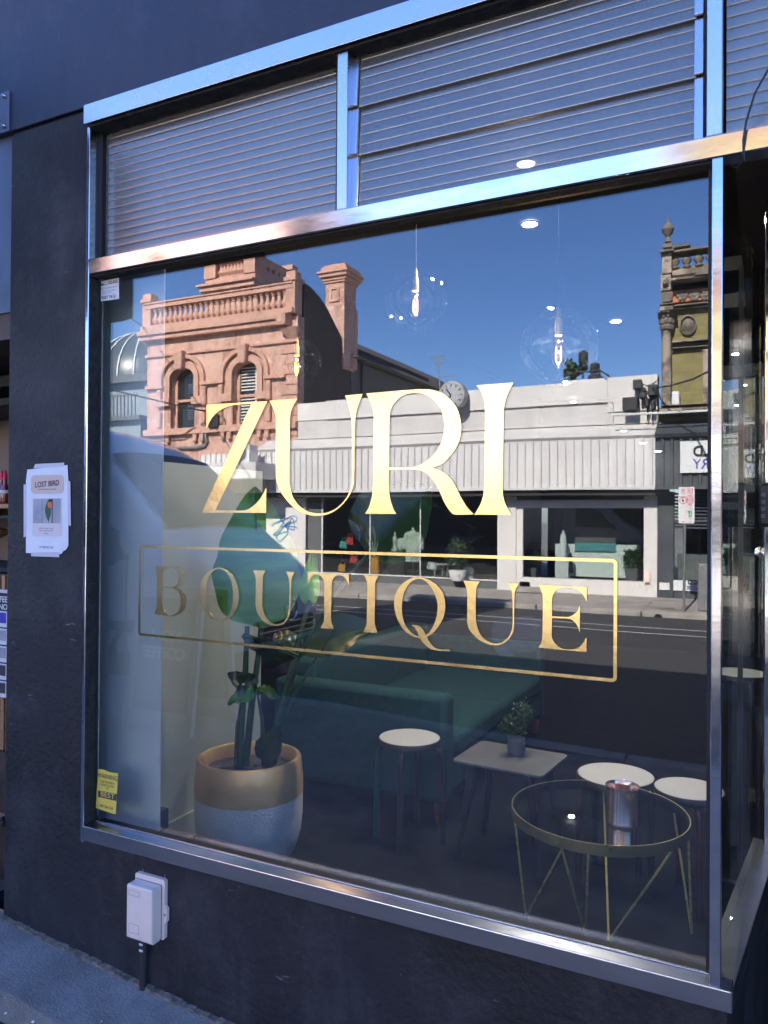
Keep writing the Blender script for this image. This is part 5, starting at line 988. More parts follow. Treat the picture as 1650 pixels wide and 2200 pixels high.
fz_o = obox('frieze', 234, 400, 789, 912, 18.3, 'orange_frieze', xr_=lx1)
for px in (330, 443, 556):
    c = O(px, 840, 18.28); m = S()
    for i in range(6): m.lathe((c.x+.09*math.cos(i*1.047), 18.27, c.z+.09*math.sin(i*1.047)), [(0, -.03), (.05, -.01), (.06, .03)], 8, 'y')
    m.lathe((c.x, 18.27, c.z), [(0, -.05), (.05, -.02), (.05, .03)], 8, 'y'); m.build('rosette', 'old_trim', fz_o, smooth=True)
obox('moulding', 236, 400, 913, 944, 18.2, 'old_trim', xr_=lx1); obox('moulding', 236, 400, 946, 975, 18.3, 'old_render', xr_=lx1)
c = O(383, 1118, 18.4); m = S(); m.lathe((c.x, 18.4, c.z), [(.19, .03), (.20, -.02), (.165, -.05), (.15, -.01), (.15, .03)], 24, 'y', caps=False); m.lathe((c.x, 18.42, c.z), [(0, -.1), (.06, -.09), (.10, -.04), (.14, 0)], 16, 'y'); m.v = [Vector((v.x, v.y, c.z+(v.z-c.z)*1.3)) for v in m.v]; m.build('medallion', 'old_trim', la, smooth=True)
obox('string_course', 232, 400, 1255, 1283, 18.25, 'old_render', xr_=lx1); obox('string_course', 232, 400, 1284, 1315, 18.36, 'shop_grey', xr_=lx1); obox('string_course', 232, 400, 1316, 1340, 18.3, 'old_trim', xr_=lx1)
x = O(515, 1500).x
while x < 3.4:
    for hh in ((1855, 1345),): m = S(); m.box(x, x+.28, 18.3, 18.5, O(500, hh[0]).z, O(500, hh[1]).z); m.build('pilaster', 'old_render', la)
    x += 1.7
obox('base_moulding', 125, 400, 1850, 1868, 18.12, 'old_trim', xr_=lx1); obox('base_moulding', 112, 400, 1869, 1918, 18.2, 'old_render', xr_=lx1); obox('base_moulding', 90, 400, 1919, 1945, 18.02, 'old_trim', xr_=lx1); obox('base_moulding', 100, 400, 1946, 2010, 18.35, 'olive_brick', xr_=lx1)
a_ = O(267, 1800, 18.3); m = S(); m.box(a_.x-.09, a_.x+.09, 18.2, 18.4, a_.z-.17, a_.z+.17); m.build('sensor_box', 'sign_white', la, bevel=.03)
# lower dark part
gx = wx1+.004
m = S(); m.prism([(17.85, fz_t), (18.4, fz_t+.32), (18.45, fz_t+.32), (18.45, fz_t-.08), (17.9, fz_t-.08)], 'x', gx, lx1); m.build('awning_top', 'charcoal_clad', la)
m = S(); m.tube([(gx-1, 17.8, fz_t+.5), (lx1, 17.8, fz_t+.5)], .03, 6); m.build('pipe', 'sign_white', la)
cladding('cladding', gx, lx1, fz_b+.02, fz_t-.09, 18.0, 'charcoal_clad', la)
m = S(); m.box(gx, lx1, 17.93, 18.04, fz_b-.06, fz_b+.018); m.build('cladding_edge', 'charcoal_clad', la)
m = S(); m.box(gx, X_(1447, 1150), FY-.06, FY+.2, FB, 2.3); m.build('shop_wall', 'charcoal_clad', la)
lw0 = X_(1448, 1150); sgz = Z_(1448, 1246)
m = S(); m.box(lw0, lx1, FY-.03, FY+.2, FB, sgz); m.box(lw0, lx1, FY-.02, FY+.03, Z_(1460, 1122), Z_(1460, 1116)); m.build('shop_wall', 'charcoal_clad', la)
for i in range(11):
    z = Z_(1460, 1060)-.085*i; m = S(); m.prism([(FY-.04, z-.03), (FY-.04, z-.025), (FY+.05, z+.03), (FY+.05, z+.022)], 'x', lw0, lx1); m.build('louvre_slat', 'charcoal_clad', la)
m = S(); m.box(lw0, lx1, FY+.02, FY+.028, sgz, Z_(1460, 1122)); m.build('window', 'far_glass', la)
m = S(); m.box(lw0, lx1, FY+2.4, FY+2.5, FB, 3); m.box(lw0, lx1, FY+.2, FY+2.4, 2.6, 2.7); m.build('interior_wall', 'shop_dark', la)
m = S(); m.box(X_(1455, 1200, FY+.8), lx1, FY+.8, FY+1.4, FB, Z_(1460, 1190, FY+.8)); m.build('machine_front', 'checker', la)
# sign boards (real writing faces our side; in the glass it is mirrored)
def street_text(body, size, x, z, Y, mt, parent, name='print', align='LEFT', bold=0, sx=1):
    m = S(); m.text(body, size, lambda q: Vector((x-q.x*sx, Y+q.z, z+q.y)), depth=.01, align=align, bold=bold); return m.build(name, mt, parent)
b0 = P(1461, 980, 17.93)
sgn = empty('shop_sign', (b0.x+1.5, 17.93, P(1461, 1014, 17.93).z), 'white laundry sign board on the dark cladding, its words mirrored in the glass', 'sign', street=True)
zt_, zb2 = P(1461, 948, 17.93).z, P(1461, 1015, 17.93).z; m = S(); m.box(b0.x, b0.x+3.9, 17.9, 17.96, zb2, zt_); m.build('board', 'sign_white', sgn)
xe = P(1488, 980, 17.9).x
street_text('WASHWORLD', .35, xe, P(1490, 979, 17.9).z, 17.89, 'sign_black', sgn, align='RIGHT', bold=.012, sx=.9); street_text('COIN LAUNDRY', .34, xe, P(1490, 1006, 17.9).z, 17.89, 'sign_blue', sgn, align='RIGHT', sx=.9)
b0 = P(1446, 1220, FY-.1); zz0 = P(1446, 1268, FY-.05).z; zz1 = P(1446, 1246, FY-.05).z
s2 = empty('window_sign', (b0.x+.7, FY-.06, zz0), 'low white sign under the laundry window, half hidden by the pole', 'sign', street=True)
m = S(); m.box(b0.x, b0.x+1.8, FY-.07, FY-.045, zz0, zz1); m.build('board', 'sign_white', s2); x2 = P(1472, 1255, FY-.07).x
street_text('WORLD', .155, x2+.62, zz0+.17, FY-.078, 'sign_black', s2, align='LEFT', bold=.004); street_text('LAUNDRY', .15, x2+.62, zz0+.03, FY-.078, 'sign_blue', s2, align='LEFT')
m = S(); a_ = P(1416, 1258, FY-.07); m.box(a_.x, a_.x+.24, FY-.08, FY-.062, a_.z-.1, a_.z+.08); m.build('wall_notice', 'sign_white', la)
# parking sign on its pole
PY = 16.25; pb = P(1468, 1313, PY); ps = empty('parking_sign', (pb.x, PY, ffz(PY)), 'tall parking restriction sign with red and green panels on a grey pole by the kerb', 'sign', street=True)
m = S(); m.tube([(pb.x, PY, ffz(PY)), (P(1472, 1100, PY).x, PY, P(1472, 1048, PY).z)], .03, 12); m.build('pole', 'galv', ps, smooth=True)
q0_, q1_ = P(1457, 1124, PY-.05), P(1492, 1045, PY-.05); pw, ph = q1_.x-q0_.x, q1_.z-q0_.z
m = S(); m.curve([rrect(q0_.x, q1_.x, q0_.z, q1_.z, .03)], .012, lambda c: Vector((c.x, PY-.05+c.z, c.y))); pp_ = m.build('plate', 'sign_white', ps)
def ptxt(s_, u, v, h, mt, bold=0, sx=.9): street_text(s_, h*ph/.72, q0_.x+u*pw, q0_.z+v*ph, PY-.062, mt, pp_, align='CENTER', bold=bold, sx=sx)
def pbox(u0, u1, v0, v1, mt):
    m = S(); m.box(q0_.x+u0*pw, q0_.x+u1*pw, PY-.0605, PY-.056, q0_.z+v0*ph, q0_.z+v1*ph); m.build('panel', mt, pp_)
pbox(.58, .88, .82, .96, 'sign_red'); ptxt('C', .73, .84, .1, 'sign_white', .01); ptxt('7-9', .3, .90, .05, 'sign_red', .003); ptxt('MON FRI', .3, .85, .025, 'sign_red'); ptxt('CLEAR', .3, .80, .02, 'sign_red'); ptxt('<--->', .73, .755, .03, 'sign_red', .003)
pbox(.52, .94, .555, .70, 'sign_red'); ptxt('TAXI', .73, .645, .045, 'sign_white', .004, .8); ptxt('ZONE', .73, .575, .045, 'sign_white', .004, .8); ptxt('7-9', .73, .49, .05, 'sign_red', .003); ptxt('<--', .73, .42, .03, 'sign_red', .003)
ptxt('1P', .73, .25, .1, 'sign_green', .006); ptxt('9-6', .73, .18, .05, 'sign_green', .003); ptxt('SUN', .73, .12, .025, 'sign_green'); ptxt('<->', .3, .03, .03, 'sign_red', .003); ptxt('-->', .75, .03, .03, 'sign_red', .003)
m = S(); c = (q0_.x+.28*pw, PY-.058, q0_.z+.63*ph); m.lathe(c, [(.075, -.003), (.075, .001), (.062, .001), (.062, -.003), (.075, -.003)], 24, 'y', caps=False); m.build('ring', 'sign_red', pp_); ptxt('S', .28, .59, .07, 'sign_black', .008)
m = S(); m.box(q0_.x+.49*pw, q0_.x+.5*pw, PY-.0605, PY-.056, q0_.z+.05*ph, q0_.z+.72*ph); m.box(q0_.x+.05*pw, q0_.x+.95*pw, PY-.0605, PY-.0565, q0_.z+.725*ph, q0_.z+.735*ph); m.build('line', 'sign_red', pp_)
# bin beside the pole, drain in the kerb, leaf patch
b_ = P(1512, 1312, 16.5); m = S(); m.box(b_.x-.13, b_.x+.5, 16.45, 17.0, ffz(16.7), P(1512, 1212, 16.5).z); cb_ = m.build('cabinet', 'galv', bevel=.02, label='grey metal cabinet on the far footpath beside the parking sign', cat='cabinet')
m = S(); m.box(b_.x-.145, b_.x+.51, 16.43, 17.02, P(1512, 1212, 16.5).z+.002, P(1512, 1212, 16.5).z+.03); m.build('top', 'galv', cb_)
dp = P(1414, 1320, 15.99); m = S(); m.lathe((dp.x, 15.985, -.60), [(.09, 0), (.07, -.012), (.06, .01), (0, .011)], 20, 'y'); m.build('drain_pipe', 'crack', label='round drain outlet in the far kerb', cat='drain', smooth=True)
m = S(); random.seed(2); c = P(1435, 1306, 16.6)
for _ in range(500):
    x, y = c.x+random.gauss(0, .28), 16.5+rnd(-.22, .22); z = ffz(y)+.004+rnd(0, .02); r = rnd(.01, .03); a_ = rnd(0, 6); m.add([(x, y, z), (x+r*math.cos(a_), y+r*math.sin(a_), z+.005), (x+r*math.cos(a_+1), y+r*math.sin(a_+1), z)], [(0, 1, 2)])
m.build('leaf_litter', 'stem_brown', kind='stuff', label='patch of brown leaf litter on the far footpath by the sign', open_=True)
# ---- terracotta building
def T(x, y, Y=FY): return P(200+.30303*x, 560+.30303*y, Y)
tx0, tx1 = T(385, 900).x, T(1447, 900).x-.0; te = empty('terracotta_building', ((tx0+tx1)/2, 24, FB), 'ornate terracotta two storey building with arched windows and balustrade, mirrored at the left', 'building', street=True)
corn_t, corn_b = T(1000, 430).z, T(1000, 500).z
def avgz(pts, Y=FY): return sum(T(*p, Y).z for p in pts)/len(pts)
w1 = (T(549, 950).x, T(720, 950).x, avgz([(600, 1205)]), T(635, 828).z, T(635, 755).z); w2 = (T(988, 950).x, T(1168, 950).x, avgz([(1080, 1193)]), T(1080, 790).z, T(1078, 715).z)
zsill = (w1[2]+w2[2])/2; zspr = (w1[3]+w2[3])/2; ztop = (w1[4]+w2[4])/2
def arch(x0, x1, z0, zs_, zt, n=14):
    cx_2, rx = (x0+x1)/2, (x1-x0)/2
    return [(x0, z0), (x1, z0)]+[(cx_2+rx*math.cos(math.pi*i/n), zs_+(zt-zs_)*math.sin(math.pi*i/n)) for i in range(n+1)]
zc_top = avgz([(400, 510), (1400, 400)]); zc_bot = avgz([(400, 575), (1380, 450)])
m = S(); m.curve([[(tx0, 2.36), (tx1, 2.36), (tx1, zc_top), (tx0, zc_top)], arch(w1[0], w1[1], zsill, zspr, ztop), arch(w2[0], w2[1], zsill, zspr, ztop)], .4, lambda c: Vector((c.x, FY+.2+c.z, c.y))); m.build('wall', 'terracotta', te)
def tbox(name, x0, x1, z0, z1, Yf, Yb2, mt='terracotta_trim', parent=None, bevel=.012):
    m = S(); m.box(x0, x1, Yf, Yb2, z0, z1); return m.build(name, mt, parent or te, bevel=bevel)
tbox('cornice', tx0-.22, tx1-.3, zc_top-.12, zc_top+.05, FY-.3, FY+.4); tbox('cornice', tx0-.16, tx1-.3, zc_top-.28, zc_top-.121, FY-.22, FY-.001); tbox('cornice', tx0-.08, tx1-.3, zc_bot-.0, zc_top-.281, FY-.1, FY-.001)
tbox('frieze_moulding', tx0-.05, tx1+.04, avgz([(395, 668), (1440, 580)])-.05, avgz([(395, 668), (1440, 580)])+.05, FY-.08, FY-.001)
stz = avgz([(440, 893), (850, 865), (1290, 830)])
for a_, b_ in ((tx0, T(505, 890).x), (T(768, 880).x, T(935, 865).x), (T(1218, 840).x, T(1372, 830).x)): tbox('string_course', a_, b_, stz-.06, stz+.06, FY-.14, FY-.001)
slz = avgz([(390, 1225), (1440, 1170)]); tbox('sill_course', tx0-.05, tx1+.03, slz-.1, slz+.12, FY-.16, FY-.001)
for px in (540, 735, 785, 930, 975, 1185, 1240):
    x = T(px, 1260).x; tbox('corbel', x-.08, x+.08, slz-.36, slz-.103, FY-.14, FY-.001, bevel=.03)
def ring(x0, x1, zs_, zt, z0, wd, Yf, name, mt):
    o = arch(x0-wd, x1+wd, z0, zs_, zt+wd); i_ = arch(x0, x1, z0-.001, zs_, zt); m = S()
    outer = o[2:]; inner = i_[2:][::-1]; poly = [(x1+wd, z0)]+outer+[(x0-wd, z0), (x0, z0)]+inner+[(x1, z0)]
    m.curve([poly], .12, lambda c: Vector((c.x, Yf+c.z, c.y))); return m.build(name, mt, te)
for w_ in (w1, w2):
    ring(w_[0]-.33, w_[1]+.33, zspr, ztop+.33, stz-.02, .13, FY-.06, 'hood_mould', 'terracotta_trim'); ring(w_[0], w_[1], zspr, ztop, zspr-.7, .2, FY-.02, 'architrave', 'terracotta_trim')
    cx_3 = (w_[0]+w_[1])/2; m = S(); m.hexa([(cx_3-.13, FY-.25, ztop-.1), (cx_3+.13, FY-.25, ztop-.1), (cx_3+.13, FY, ztop-.1), (cx_3-.13, FY, ztop-.1)], [(cx_3-.22, FY-.32, ztop+.55), (cx_3+.22, FY-.32, ztop+.55), (cx_3+.22, FY, ztop+.55), (cx_3-.22, FY, ztop+.55)]); m.build('keystone', 'terracotta_trim', te, bevel=.05)
    for s_ in (-1, 1):
        xx = cx_3+s_*((w_[1]-w_[0])/2+.18); tbox('impost', xx-.22, xx+.22, zspr-.95, zspr-.7, FY-.15, FY-.001)
        xx = cx_3+s_*((w_[1]-w_[0])/2+.45); tbox('scroll', xx-.09, xx+.09, stz-.75, stz-.1, FY-.13, FY-.001, bevel=.05); tbox('scroll', xx-.09, xx+.09, slz+.15, slz+.75, FY-.13, FY-.001, bevel=.05)
    wn = MB(True); wn.curve([arch(w_[0], w_[1], zsill, zspr, ztop)], .02, lambda c: Vector((c.x, FY+.33+c.z, c.y))); wo = wn.build('window', 'win_dark', te)
    m = S(); mid = (zsill+ztop)/2; m.box(w_[0], w_[1], FY+.24, FY+.31, mid-.04, mid+.05); m.box(w_[0], w_[0]+.12, FY+.22, FY+.31, zsill, zspr); m.box(w_[1]-.06, w_[1], FY+.24, FY+.31, zsill, zspr); m.box(w_[0]+.12, w_[1]-.06, FY+.24, FY+.31, zsill, zsill+.1); m.build('sash', 'terracotta_trim', wo)
    if w_ is w2:
        z = zsill+.12
        while z < ztop-.12:
            hw = 1 if z < zspr else math.sqrt(max(0, 1-((z-zspr)/(ztop-zspr))**2)); hx = (w_[1]-w_[0])/2
            if abs(z-mid) > .08:
                m = S(); m.hexa([(max(w_[0]+.14, cx_3-hx*hw), FY+.26, z), (cx_3+.22, FY+.26, z), (cx_3+.22, FY+.31, z+.03), (max(w_[0]+.14, cx_3-hx*hw), FY+.31, z+.03)], [(max(w_[0]+.14, cx_3-hx*hw), FY+.26, z+.02), (cx_3+.22, FY+.26, z+.02), (cx_3+.22, FY+.31, z+.055), (max(w_[0]+.14, cx_3-hx*hw), FY+.31, z+.055)]); m.build('shutter_slat', 'shutter', wo)
            z += .105
        m = S(); m.box(cx_3+.22, cx_3+.28, FY+.25, FY+.3, zsill+.1, zspr+.3); m.build('shutter_stile', 'shutter', wo)
    else:
        for zz_ in (mid-.65, mid+.25):
            for i in range(7): m = S(); m.box(w_[0]+.5, w_[0]+.75, FY+.315, FY+.322, zz_+.075*i, zz_+.075*i+.035); m.build('blind_slat', 'blue_steel', wo)
z = FB+2.9; i = 0
while z < zc_bot-.8:
    L = .62 if i % 2 else .42; tbox('quoin', tx1-L, tx1+.03, z, z+.29, FY-.035, FY-.001); z += .33; i += 1
# console block at the cornice end
cbx0, cbx1 = T(1345, 430).x, T(1412, 430).x; tbox('console', cbx0, cbx1, avgz([(1380, 470)]), avgz([(1380, 385)]), FY-.42, FY-.0, bevel=.03)
m = S(); m.box(cbx0+.12, cbx1-.12, FY-.44, FY-.421, avgz([(1380, 455)]), avgz([(1380, 400)])); m.build('console_panel', 'terracotta', te)
m = S(); za, zb3 = avgz([(1400, 560)]), avgz([(1400, 480)])
m.hexa([(cbx1-.1, FY-.05, za), (tx1+.05, FY-.05, za), (tx1+.05, FY, za), (cbx1-.1, FY, za)], [(cbx0, FY-.3, zb3), (tx1+.12, FY-.3, zb3), (tx1+.15, FY, zb3), (cbx0, FY, zb3)]); m.build('fluted_bracket', 'terracotta_trim', te, bevel=.03)
# balustrade
rz0, rz1 = avgz([(430, 470), (1380, 345)]), avgz([(430, 335), (1380, 220)]); rtop = avgz([(430, 290), (1380, 178)])
tbox('balustrade_base', tx0-.1, tx1-.05, zc_top+.051, rz0, FY-.25, FY+.25); tbox('balustrade_rail', tx0, tx1-.1, rz1, rtop-.06, FY-.16, FY+.16); tbox('balustrade_rail', tx0-.04, tx1-.1, rtop-.059, rtop, FY-.2, FY+.2)
for a_, b_ in ((T(370, 400).x, T(428, 400).x), (T(1382, 300).x, T(1447, 300).x)):
    tbox('pedestal', a_, b_, zc_top+.052, rtop+.03, FY-.14, FY+.3); tbox('pedestal_cap', a_-.05, b_+.05, rtop+.031, rtop+.16, FY-.2, FY+.38); tbox('pedestal_cap', a_, b_, rtop+.161, rtop+.35, FY-.12, FY+.25)
def balusters(x0, x1, n, z0, z1, Y, parent, along='x', r=1.0):
    h = z1-z0; pr = [(.10, 0), (.10, .07), (.06, .1), (.075, .16), (.125, .3), (.12, .38), (.065, .58), (.05, .76), (.075, .82), (.07, .86), (.10, .9), (.10, 1)]
    m = S(); m.lathe(((x0 if along == 'x' else Y), (Y if along == 'x' else x0), z0), [(a_*r, b_*h) for a_, b_ in pr], 10); o = m.build('baluster', 'terracotta_trim', parent, smooth=True)
    for i in range(1, n):
        c = o.copy(); COL.objects.link(c); d = (x1-x0)*i/(n-1); c.location = Vector((d, 0, 0)) if along == 'x' else Vector((0, -d, 0))
balusters(T(447, 400).x, T(1362, 300).x, 25, rz0, rz1, FY, te)
# side wall, curved parapet, long roof
yb1 = PX(738, 735, tx1).y; ye = PX(957, 836, tx1).y; zev = PX(930, 838, tx1).z
prof = [(FY+.401, FB), (36, FB), (36, zev), (PX(740, 735, tx1).y, zev), (PX(740, 735, tx1).y, PX(740, 735, tx1).z)]+[(PX(a_, b_, tx1).y, PX(a_, b_, tx1).z) for a_, b_ in ((733, 722), (724, 704), (715, 686), (702, 660), (688, 638), (672, 620), (657, 608), (646, 602))]+[(FY+.401, rtop+.02)]
m = S(); m.prism(prof, 'x', tx1-.35, tx1); m.build('side_wall', 'dark_brick', te)
m = S(); m.prism([(FY+3.5, FB), (36.2, FB), (36.2, zev-.1), (FY+3.5, zev-.1)], 'x', tx1-.34, tx1+.02); m.build('rear_side_wall', 'render_grey', te)
m = S(); m.prism([(PX(752, 748, tx1).y, zev), (36, zev), (36, zev+.05), (PX(752, 748, tx1).y, zev+.05)], 'x', tx1-.2, tx1+.28); m.build('gutter', 'render_grey', te)
rz_ = PX(860, 795, tx1-2.2).z
m = S(); y0_, y1_ = PX(752, 748, tx1).y, 36.; m.hexa([(tx1+.2, y0_, zev+.06), (tx1+.2, y1_, zev+.06), (tx1-2.4, y1_, zev+.06), (tx1-2.4, y0_, zev+.06)], [(tx1+.1, y0_, zev+.12), (tx1+.1, y1_, zev+.12), (tx1-2.4, y1_, zev+1.75), (tx1-2.4, y0_, zev+1.75)]); m.build('roof', 'slate', te)
m = S(); m.tube([(tx1+.08, PX(775, 790, tx1).y, zev), (tx1+.08, PX(775, 790, tx1).y, 4.2)], .06, 8); m.build('downpipe', 'render_grey', te)
m = S(); m.box(tx0, tx0+.35, FY+.401, 36, FB, zc_top); m.box(tx0+.4, tx1-.4, 30, 36, FB, zev); m.box(tx0, tx1-.36, FY+.401, 30, zc_top-.3, zc_top-.1); m.build('rear_wing', 'dark_brick', te)
# chimney on the side wall
ch = [PX(700, 650, tx1), PX(737, 650, tx1)]; cy0, cy1 = PX(736, 650, tx1).y, PX(761, 650, tx1).y
cx0_ = P(699, 650, cy0).x
chm = tbox('chimney', cx0_, tx1+.05, zev-.5, P(730, 605, cy0).z, cy0, cy1)
zt0 = P(730, 605, cy0).z; zt1 = P(730, 566, cy0).z; zm = P(730, 655, cy0).z
m = S(); m.box(cx0_-.07, tx1+.10, cy0-.07, cy1+.07, zev-.4, zm); m.build('chimney_base', 'terracotta', te)
for i, (e0, a_, b_) in enumerate(((.05, .0, .12), (.09, .121, .3), (.17, .301, .5), (.23, .501, .62), (.13, .621, .85), (.04, .851, 1.0))):
    m = S(); m.box(cx0_-e0, tx1+.05+e0, cy0-e0, cy1+e0, zt0+(zt1-zt0)*a_, zt0+(zt1-zt0)*b_); m.build('chimney_cap', 'terracotta_trim', chm, bevel=.01)
m = S(); m.curve([[(cx0_+.18, zm+.15), (tx1-.13, zm+.15), (tx1-.13, zt0-.15), (cx0_+.18, zt0-.15)], [(cx0_+.26, zm+.23), (tx1-.21, zm+.23), (tx1-.21, zt0-.23), (cx0_+.26, zt0-.23)]], .04, lambda c: Vector((c.x, cy0-.021+c.z, c.y))); m.build('chimney_panel', 'terracotta', chm)
# tower behind the balustrade
ty = 21.; ux0, ux1 = P(449, 600, ty).x, P(549, 600, ty).x; uy1 = PX(628, 585, ux1).y
def U(py, px=500): return P(px, py, ty).z
uz = lambda py: (P(460, py+12, ty).z+P(540, py-0, ty).z)/2
m = S(); m.box(ux0, ux1, ty, uy1, zc_top-.1, U(622)); m.build('tower', 'terracotta', te)
tw = tbox('tower_cornice', ux0-.25, ux1+.1, U(622), U(612), ty-.25, uy1+.1); tbox('tower_cornice', ux0-.35, ux1+.1, U(612)+.001, U(607), ty-.35, uy1+.1)
tbox('tower_parapet_base', ux0-.1, ux1+.04, U(607)+.001, U(594), ty-.1, uy1); tbox('tower_rail', ux0-.15, ux1+.1, U(563), U(556), ty-.2, ty+.3); tbox('tower_rail', ux0-.25, ux1+.2, U(556)+.001, U(551), ty-.3, ty+.4)
for a_, b_ in ((ux0-.12, ux0+.42), (ux1-.45, ux1+.06)): tbox('tower_pedestal', a_, b_, U(594)+.001, U(563)-.001, ty-.15, ty+.35)
balusters(ux0+.6, ux1-.62, 7, U(594), U(563), ty, te, r=1.1)
m = S(); a_z, b_z = U(594)+.001, U(551); m.curve([[(ty+.36, a_z), (uy1, a_z), (uy1, b_z), (ty+.36, b_z)]]+[rrect(ty+.7+.36*i, ty+.88+.36*i, a_z+.28, b_z-.3, .06, 3) for i in range(7) if ty+.95+.36*i < uy1-.2], .2, lambda c: Vector((ux1-.1+c.z, c.x, c.y))); m.build('tower_side_parapet', 'terracotta_trim', te)
tbox('tower_pedestal', ux1-.35, ux1+.2, b_z, b_z+.2, uy1-.3, uy1+.1); tbox('tower_panel', ux0+.3, (ux0+ux1)/2-.3, U(648), U(630), ty-.05, ty-.001)
tbox('tower_panel', (ux0+ux1)/2+.3, ux1-.3, U(648), U(630), ty-.05, ty-.001)
# plant pipe and black box on the wall
cbl = empty('wall_cables', (T(800, 1200).x, FY-.1, T(800, 1250).z), 'grey conduit and black junction box low on the terracotta wall', 'conduit', street=True)
m = S(); m.tube([T(798, 1170, FY-.08), T(800, 1235, FY-.08), T(808, 1280, FY-.08), T(790, 1310, FY-.08), T(740, 1325, FY-.08), T(600, 1325, FY-.08)], .05, 8); m.build('conduit', 'galv', cbl, smooth=True)
m = S(); a_ = T(868, 1140, FY-.1); m.box(a_.x-.2, a_.x+.2, FY-.25, FY-.05, a_.z-.22, a_.z+.22); m.build('box', 'van_black', cbl, bevel=.03)
stick('loose_cables', [[(452, 920), (448, 905), (455, 890), (468, 900), (476, 912)], [(470, 890), (480, 898), (478, 915), (470, 922)], [(440, 930), (444, 912), (450, 905)]], FY-.12, .03, 'old_trim', cbl)
m = S(); m.tube([P(220, 822, 16)+Vector((-2, 0, .3)), P(330, 858, 17), P(400, 875, 17.7), P(466, 888, FY-.1)], .025, 6); m.build('service_wire', 'van_black', smooth=True, label='black overhead service wire sagging to the terracotta wall', cat='wire')
m = S(); m.tube([P(283, 686, 12), P(305, 698, FY-.3)], .018, 5); m.build('service_wire', 'van_black', label='short black wire reaching the left end of the balustrade', cat='wire')
m = S(); m.tube([P(1395, 837, FY-.2), P(1440, 830, 17.4), P(1490, 815, 16.2), P(1525, 797, 15)], .022, 5); m.build('service_wire', 'van_black', label='black service wire crossing the olive brick wall', cat='wire')
# ---- plain brick terrace continuing to the right of the laundry
bt = empty('brick_terrace', (12, 22, FB), 'plain brick terrace continuing beyond the olive brick building', 'building', street=True)
m = S(); m.box(lx1+.005, 24, FY, 30, FB, 7.4); m.build('wall', 'dark_brick', bt); m = S(); m.box(lx1+.005, 24, FY-.15, FY-.001, 7.2, 7.6); m.box(lx1+.005, 24, 17.4, FY-.001, 2.6, 2.9); m.build('cornice', 'old_trim', bt)
for i in range(7):
    x = 4.6+2.7*i
    m = S(); m.box(x, x+1.1, FY-.02, FY-.001, 4.3, 6.2); wq = m.build('window', 'win_dark', bt); m = S(); m.box(x-.1, x+1.2, FY-.1, FY-.021, 4.15, 4.29); m.box(x-.1, x+1.2, FY-.1, FY-.021, 6.21, 6.4); m.box(x+.52, x+.58, FY-.05, FY-.021, 4.3, 6.2); m.build('frame', 'white_clad', wq)
    m = S(); m.box(x-.2, x+1.7, FY-.02, FY-.001, FB+.5, 2.4); m.build('shop_window', 'win_dark', bt)
# ---- blue grey building with a dome, far left
db = empty('domed_building', (-33, 30, FB), 'blue grey building with a ribbed glass dome at the far left of the reflection', 'building', street=True)
dx1 = P(303, 800, 24).x; dzb = P(260, 815, 24).z; m = S(); m.box(dx1-16, dx1, 24, 36, FB, P(260, 905, 24).z); m.box(dx1-16, dx1-.3, 25, 36, P(260, 905, 24).z, dzb); m.build('wall', 'blue_building', db)
m = S(); m.box(dx1-16.3, dx1+.2, 23.7, 36.2, P(260, 905, 24).z, P(260, 905, 24).z+.2); m.box(dx1-16.2, dx1-.1, 24.6, 36.2, dzb, dzb+.35); m.build('ledge', 'shop_grey', db)
dR = (dx1-P(196, 700, 24).x); dcx = dx1-.4-dR; dh = P(215, 686, 24.).z-dzb-.35
m = S(); m.lathe((dcx, 27.5+dR*.25, dzb+.35), [(dR*math.cos(math.pi/2*i/14), dh*1.12*math.sin(math.pi/2*i/14)) for i in range(14)]+[(0, dh*1.12)], 36); dm = m.build('dome', 'dome_glass', db, smooth=True)
for i in range(24):
    a_ = i*math.pi/12; m = S(); m.tube([(dcx+(dR+.04)*math.cos(t_)*math.cos(a_), 27.5+dR*.25+(dR+.04)*math.cos(t_)*math.sin(a_), dzb+.35+dh*1.13*math.sin(t_)) for t_ in [math.pi/2*q/8 for q in range(8)]], .05, 5); m.build('rib', 'rib', dm, smooth=True)
for i in range(40):
    x = dx1-.1-.22*i; m = S(); m.box(x-.02, x+.02, 23.75, 23.79, P(260, 905, 24).z+.2, P(260, 905, 24).z+1.1); m.build('railing_bar', 'shop_grey', db)
m = S(); m.box(dx1-10, dx1, 23.74, 23.8, P(260, 905, 24).z+1.1, P(260, 905, 24).z+1.16); m.build('railing', 'shop_grey', db)

# ================================================================== VAN parked on our side of the road (mirrored in the glass)
VX, VY0, VY1, VZ = -4.35, 3.62, 5.62, -.17
van = empty('parked_van', (VX-2.9, (VY0+VY1)/2, VZ), 'white delivery van parked nose right, mirrored at the left of the window', 'van', street=True)
yc = (VY0+VY1)/2
